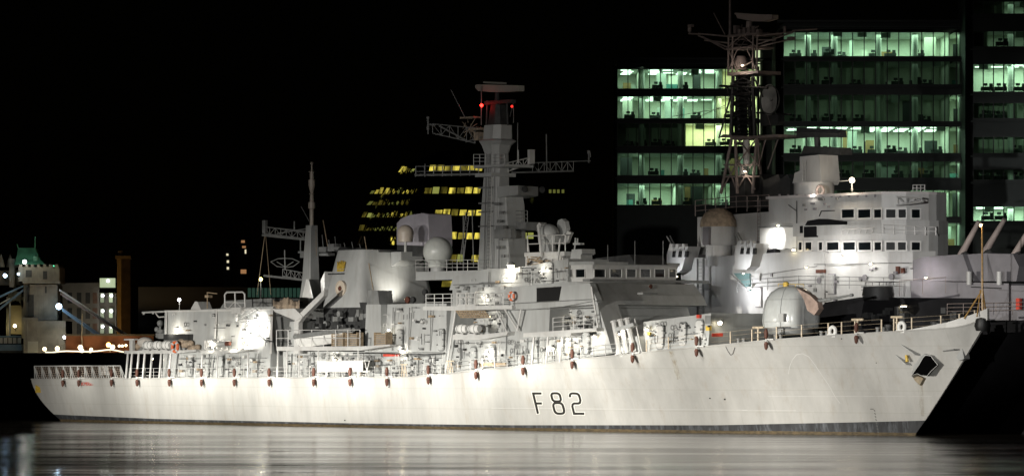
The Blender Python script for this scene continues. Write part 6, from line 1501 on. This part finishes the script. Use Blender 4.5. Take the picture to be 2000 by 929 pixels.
# lamps on the bridge
for px, py, r, m, pw, col in ((115, 598, .55, BULBB, 3000, (.6, .8, 1)), (48, 511, .38, BULBW, 5000, (1, .95, .8)), (10, 538, .36, BULBB, 300, (.5, .7, 1)), (36, 535, .2, BULBB, 0, (1, 1, 1)), (29, 636, .3, BULB, 3000, (1, .85, .4)), (126, 658, .3, BULBW, 9000, (1, .93, .75)), (105, 519, .12, emit('bulb_green', (.1, .8, .4), 3), 0, (1, 1, 1)), (75, 707, .25, BULB, 1500, (1, .9, .6)), (83, 706, .2, BULB, 0, (1, 1, 1))):
    p = Wd(px, py, Y-3.2 if py > 560 else Y-1.2)
    if px < 40 and py > 600: p = Wd(px, py, Y+10)
    mb = MB(None); mb.ball(p, r, n=12, m=8); q = mb.build('bridge_lamp', m, tb)
    mb = MB(None); mb.tube((p[0], p[1], p[2]-r), (p[0], p[1]+1.2, p[2]-r-.6), .1); mb.build('lamp_bracket', DARK, q)
    if pw: lamp('POINT', (p[0], p[1]-3, p[2]-.2), pw*.035, col, size=.3)
lamp('SPOT', Wd(30, 690, Y-60), 3500, (1, .95, .78), Wd(80, 610, Y), 1, 40, .8)
lamp('POINT', Wd(58, 500, Y-4), 100, (.8, 1, .85), size=.5)
# jetty with piles in front
jt = thing('timber_jetty', 'dark timber jetty of upright piles at the left edge', 'jetty', Wd(20, 775, 770)[:2]+(0,))
mb = MB(None)
for i in range(19): x = -10+i*3.5; WB(mb, x, 697, x+1.2, 755, 768, .4)
mb.build('piles', mat('pile_wood', (.2, .18, .12), .8, var=.4, scale=1), jt)
mb = MB(None); WB(mb, -12, 694, 58, 697, 767.6, 1.2); WB(mb, -12, 722, 58, 724, 767.6, .3); mb.build('rail', mat('pile_rail', (.35, .33, .2), .8), jt)
lamp('POINT', Wd(24, 700, 763), 1300, (.9, .95, .6), size=.5)
mb = MB(None); WB(mb, -12, 740, 62, 790, 770, 3); mb.build('jetty_base', DARK, jt)
# apartment block
Y2 = 900
ap = thing('apartment_block', 'grey and brick apartment block with lit stairwell behind the bridge chain', 'building', Wd(180, 775, Y2)[:2]+(5,))
mb = MB(None); WB(mb, 120, 552, 194, 775, Y2, 14); WB(mb, 194, 572, 227, 775, Y2+.4, 14); mb.build('wall', mat('apartment_wall', (.2, .19, .17), .8), ap)
mb = MB(None); WB(mb, 118, 543, 228, 550, Y2+4, 8); mb.build('roof', DARK, ap)
LITS = [emit('apartment_lit_%d' % i, (.75, .9, .55), s) for i, s in enumerate((.55, .25, .9))]
for i, (x0, y0, x1, y1) in enumerate([(194, 542, 226, 562)]+[(x, y, x+9, y+20) for y in (571, 601, 631) for x in (195, 212)]):
    mb = MB(None); WB(mb, x0, y0, x1, y1, Y2-.1, .3); w_ = mb.build('window', FRAME, ap); mb = MB(None); WB(mb, x0+.8, y0+.8, x1-.8, y1-.8, Y2-.16, .04); mb.build('pane', LITS[i % 2], w_)
    mb = MB(None); p = Wd((x0+x1)/2+1, y0+6, Y2-.5); mb.ball(p, .3, n=10, m=6); mb.build('stair_lamp', BULBW, w_)
for y in (571, 601, 631):
    for x in (132, 150, 167, 181):
        mb = MB(None); WB(mb, x, y, x+9, y+21, Y2-.1, .15); mb.build('dark_window' if x != 181 else 'brick_panel', DARK if x != 181 else BRK, ap)
lamp('POINT', Wd(170, 640, Y2-10), 900, (1, .9, .7), size=1)
# tall chimney
chm = thing('brick_chimney', 'tall square brick chimney with its left face lit yellow', 'chimney', Wd(238, 775, 870)[:2]+(5,))
mb = MB(None); a = Wd(227, 505, 870); c = Wd(254, 505, 870); mb.hexa([(a[0], 871.5, 5), (a[0]+1.0, 870, 5), (c[0], 871, 5), (c[0]-1, 873, 5), (a[0], 871.5, a[2]), (a[0]+1.0, 870, a[2]), (c[0], 871, a[2]), (c[0]-1, 873, a[2])]); mb.build('stack', BRK, chm)
mb = MB(None); mb.box(a[0]-.2, c[0]+.2, 869.8, 873.2, a[2], a[2]+.6); mb.box(a[0]+.3, a[0]+1.2, 870.2, 872, a[2]+.6, a[2]+1.6); mb.build('chimney_cap', BRK, chm)
lamp('SPOT', (a[0]-14, 858, 8), 6500, (1, .75, .2), (a[0], 871, a[2]*.55), .3, 80, .7)
# brown quayside shed & string of lamps
sh = thing('quayside_shed', 'long low red-brown shed behind the frigate stern', 'shed', Wd(200, 775, 780)[:2]+(5,))
mb = MB(None); WB(mb, 128, 655, 300, 760, 782, 8); mb.build('wall', mat('shed_brown', (.14, .055, .03), .8, var=.3), sh)
mb = MB(None); WB(mb, 110, 700, 300, 703, 780, 2); mb.build('shed_rail', STONE, sh)
mb = MB(None); WB(mb, 126, 652, 302, 655.5, 781.2, 9.6); mb.build('shed_roof', DARK, sh)
fs_ = thing('festoon_lights', 'sagging string of warm glowing lamps behind the frigate stern', 'string lights', Wd(160, 700, 776)[:2]+(6,))
pts = [(88, 687), (100, 688), (112, 686), (130, 685), (150, 685.5), (170, 686), (190, 685), (205, 683), (216, 682), (228, 684), (242, 687)]
mb = MB(None); mb.path([Wd(*p, 776) for p in pts], .14, 6); mb.build('light_rope', emit('rope_light', (1, .85, .6), 1.6), fs_)
for i, (px, py, r) in enumerate(((87, 681, .3), (112, 680, .34), (157, 678, .38), (160, 684, .3), (178, 682, .26), (176, 692, .34), (183, 694, .2), (197, 693, .36), (203, 694, .25), (154, 694, .26), (160, 699, .26), (212, 673, .36), (220, 677, .34), (233, 675, .2), (239, 675, .2), (246, 674, .2))):
    mb = MB(None); mb.ball(Wd(px, py, 775.5), r*1.2, n=10, m=7); mb.build('bulb', emit('bulb_festoon', (1, .78, .45), 5) if px != 212 else emit('bulb_orange', (1, .45, .1), 12), fs_)
lamp('POINT', Wd(160, 690, 770), 2600, (1, .7, .35), size=.5); lamp('POINT', Wd(220, 682, 770), 2200, (1, .6, .25), size=.5)
mb = MB(None)
for x in (160, 90, 215): mb.tube(Wd(x, 710, 776.3), Wd(x, 612 if x == 160 else 676, 776.3), .07)
mb.build('pole', DPAINT, fs_)
# distant dark tower with few lit windows
dt = thing('distant_tower_block', 'distant dark tower block with a few tiny lit windows left of the mizzenmast', 'building', Wd(465, 775, 1000)[:2]+(5,))
mb = MB(None); WB(mb, 436, 478, 450, 600, 1000, 8); WB(mb, 462, 462, 488, 600, 1002, 8); mb.build('wall', BLACK, dt)
for x, y, w_, h, m in ((442, 495, 4, 4, 0), (443, 508, 4, 5, 0), (443, 521, 4, 5, 0), (471, 469, 7, 5, 1), (473, 480, 7, 4, 1), (478, 487, 3, 8, 0), (470, 526, 11, 8, 1)):
    mb = MB(None); WB(mb, x, y, x+w_, y+h, 999.8 if x < 460 else 1001.8, .3); mb.build('window', emit('far_window_%d' % m, (1, .9, .6) if m == 0 else (.7, .35, .15), .8 if m == 0 else .45), dt)
wh = thing('riverside_block', 'dim low riverside block with faint green glazing left of the funnel', 'building', Wd(450, 775, 800)[:2]+(5,))
mb = MB(None); WB(mb, 270, 560, 640, 775, 800, 10); mb.build('wall', BLACK, wh)
for i in range(14):
    x = 484+i*8; mb = MB(None); WB(mb, x, 562 if x > 470 else 570, x+6, 580, 799.7, .3); mb.build('window', emit('dim_green', (.1, .3, .22), .12), wh)
# street lamps
for nm_, px, py, Y0, r, m, lab, pw in (('street_lamp', 350, 585, 560, .22, BULBW, 'white street lamp glowing above the hangar roof', 500), ('street_lamp', 509, 545, 470, .2, emit('bulb_sodium', (1, .85, .2), 14), 'small yellow lamp hanging left of the mizzenmast', 120)):
    p = Wd(px, py, Y0); t_ = thing(nm_, lab, 'lamp', (p[0], p[1], 4.6)); mb = MB(None); mb.ball(p, r, n=12, m=8); mb.build('bulb', m, t_)
    mb = MB(None); mb.tube((p[0], p[1]+.3, 0 if Y0 < 500 else 4.6), (p[0], p[1]+.3, p[2]), .08); mb.build('pole', DARK, t_); lamp('POINT', (p[0], p[1]-.8, p[2]-.2), pw, (1, .95, .85), size=.2)
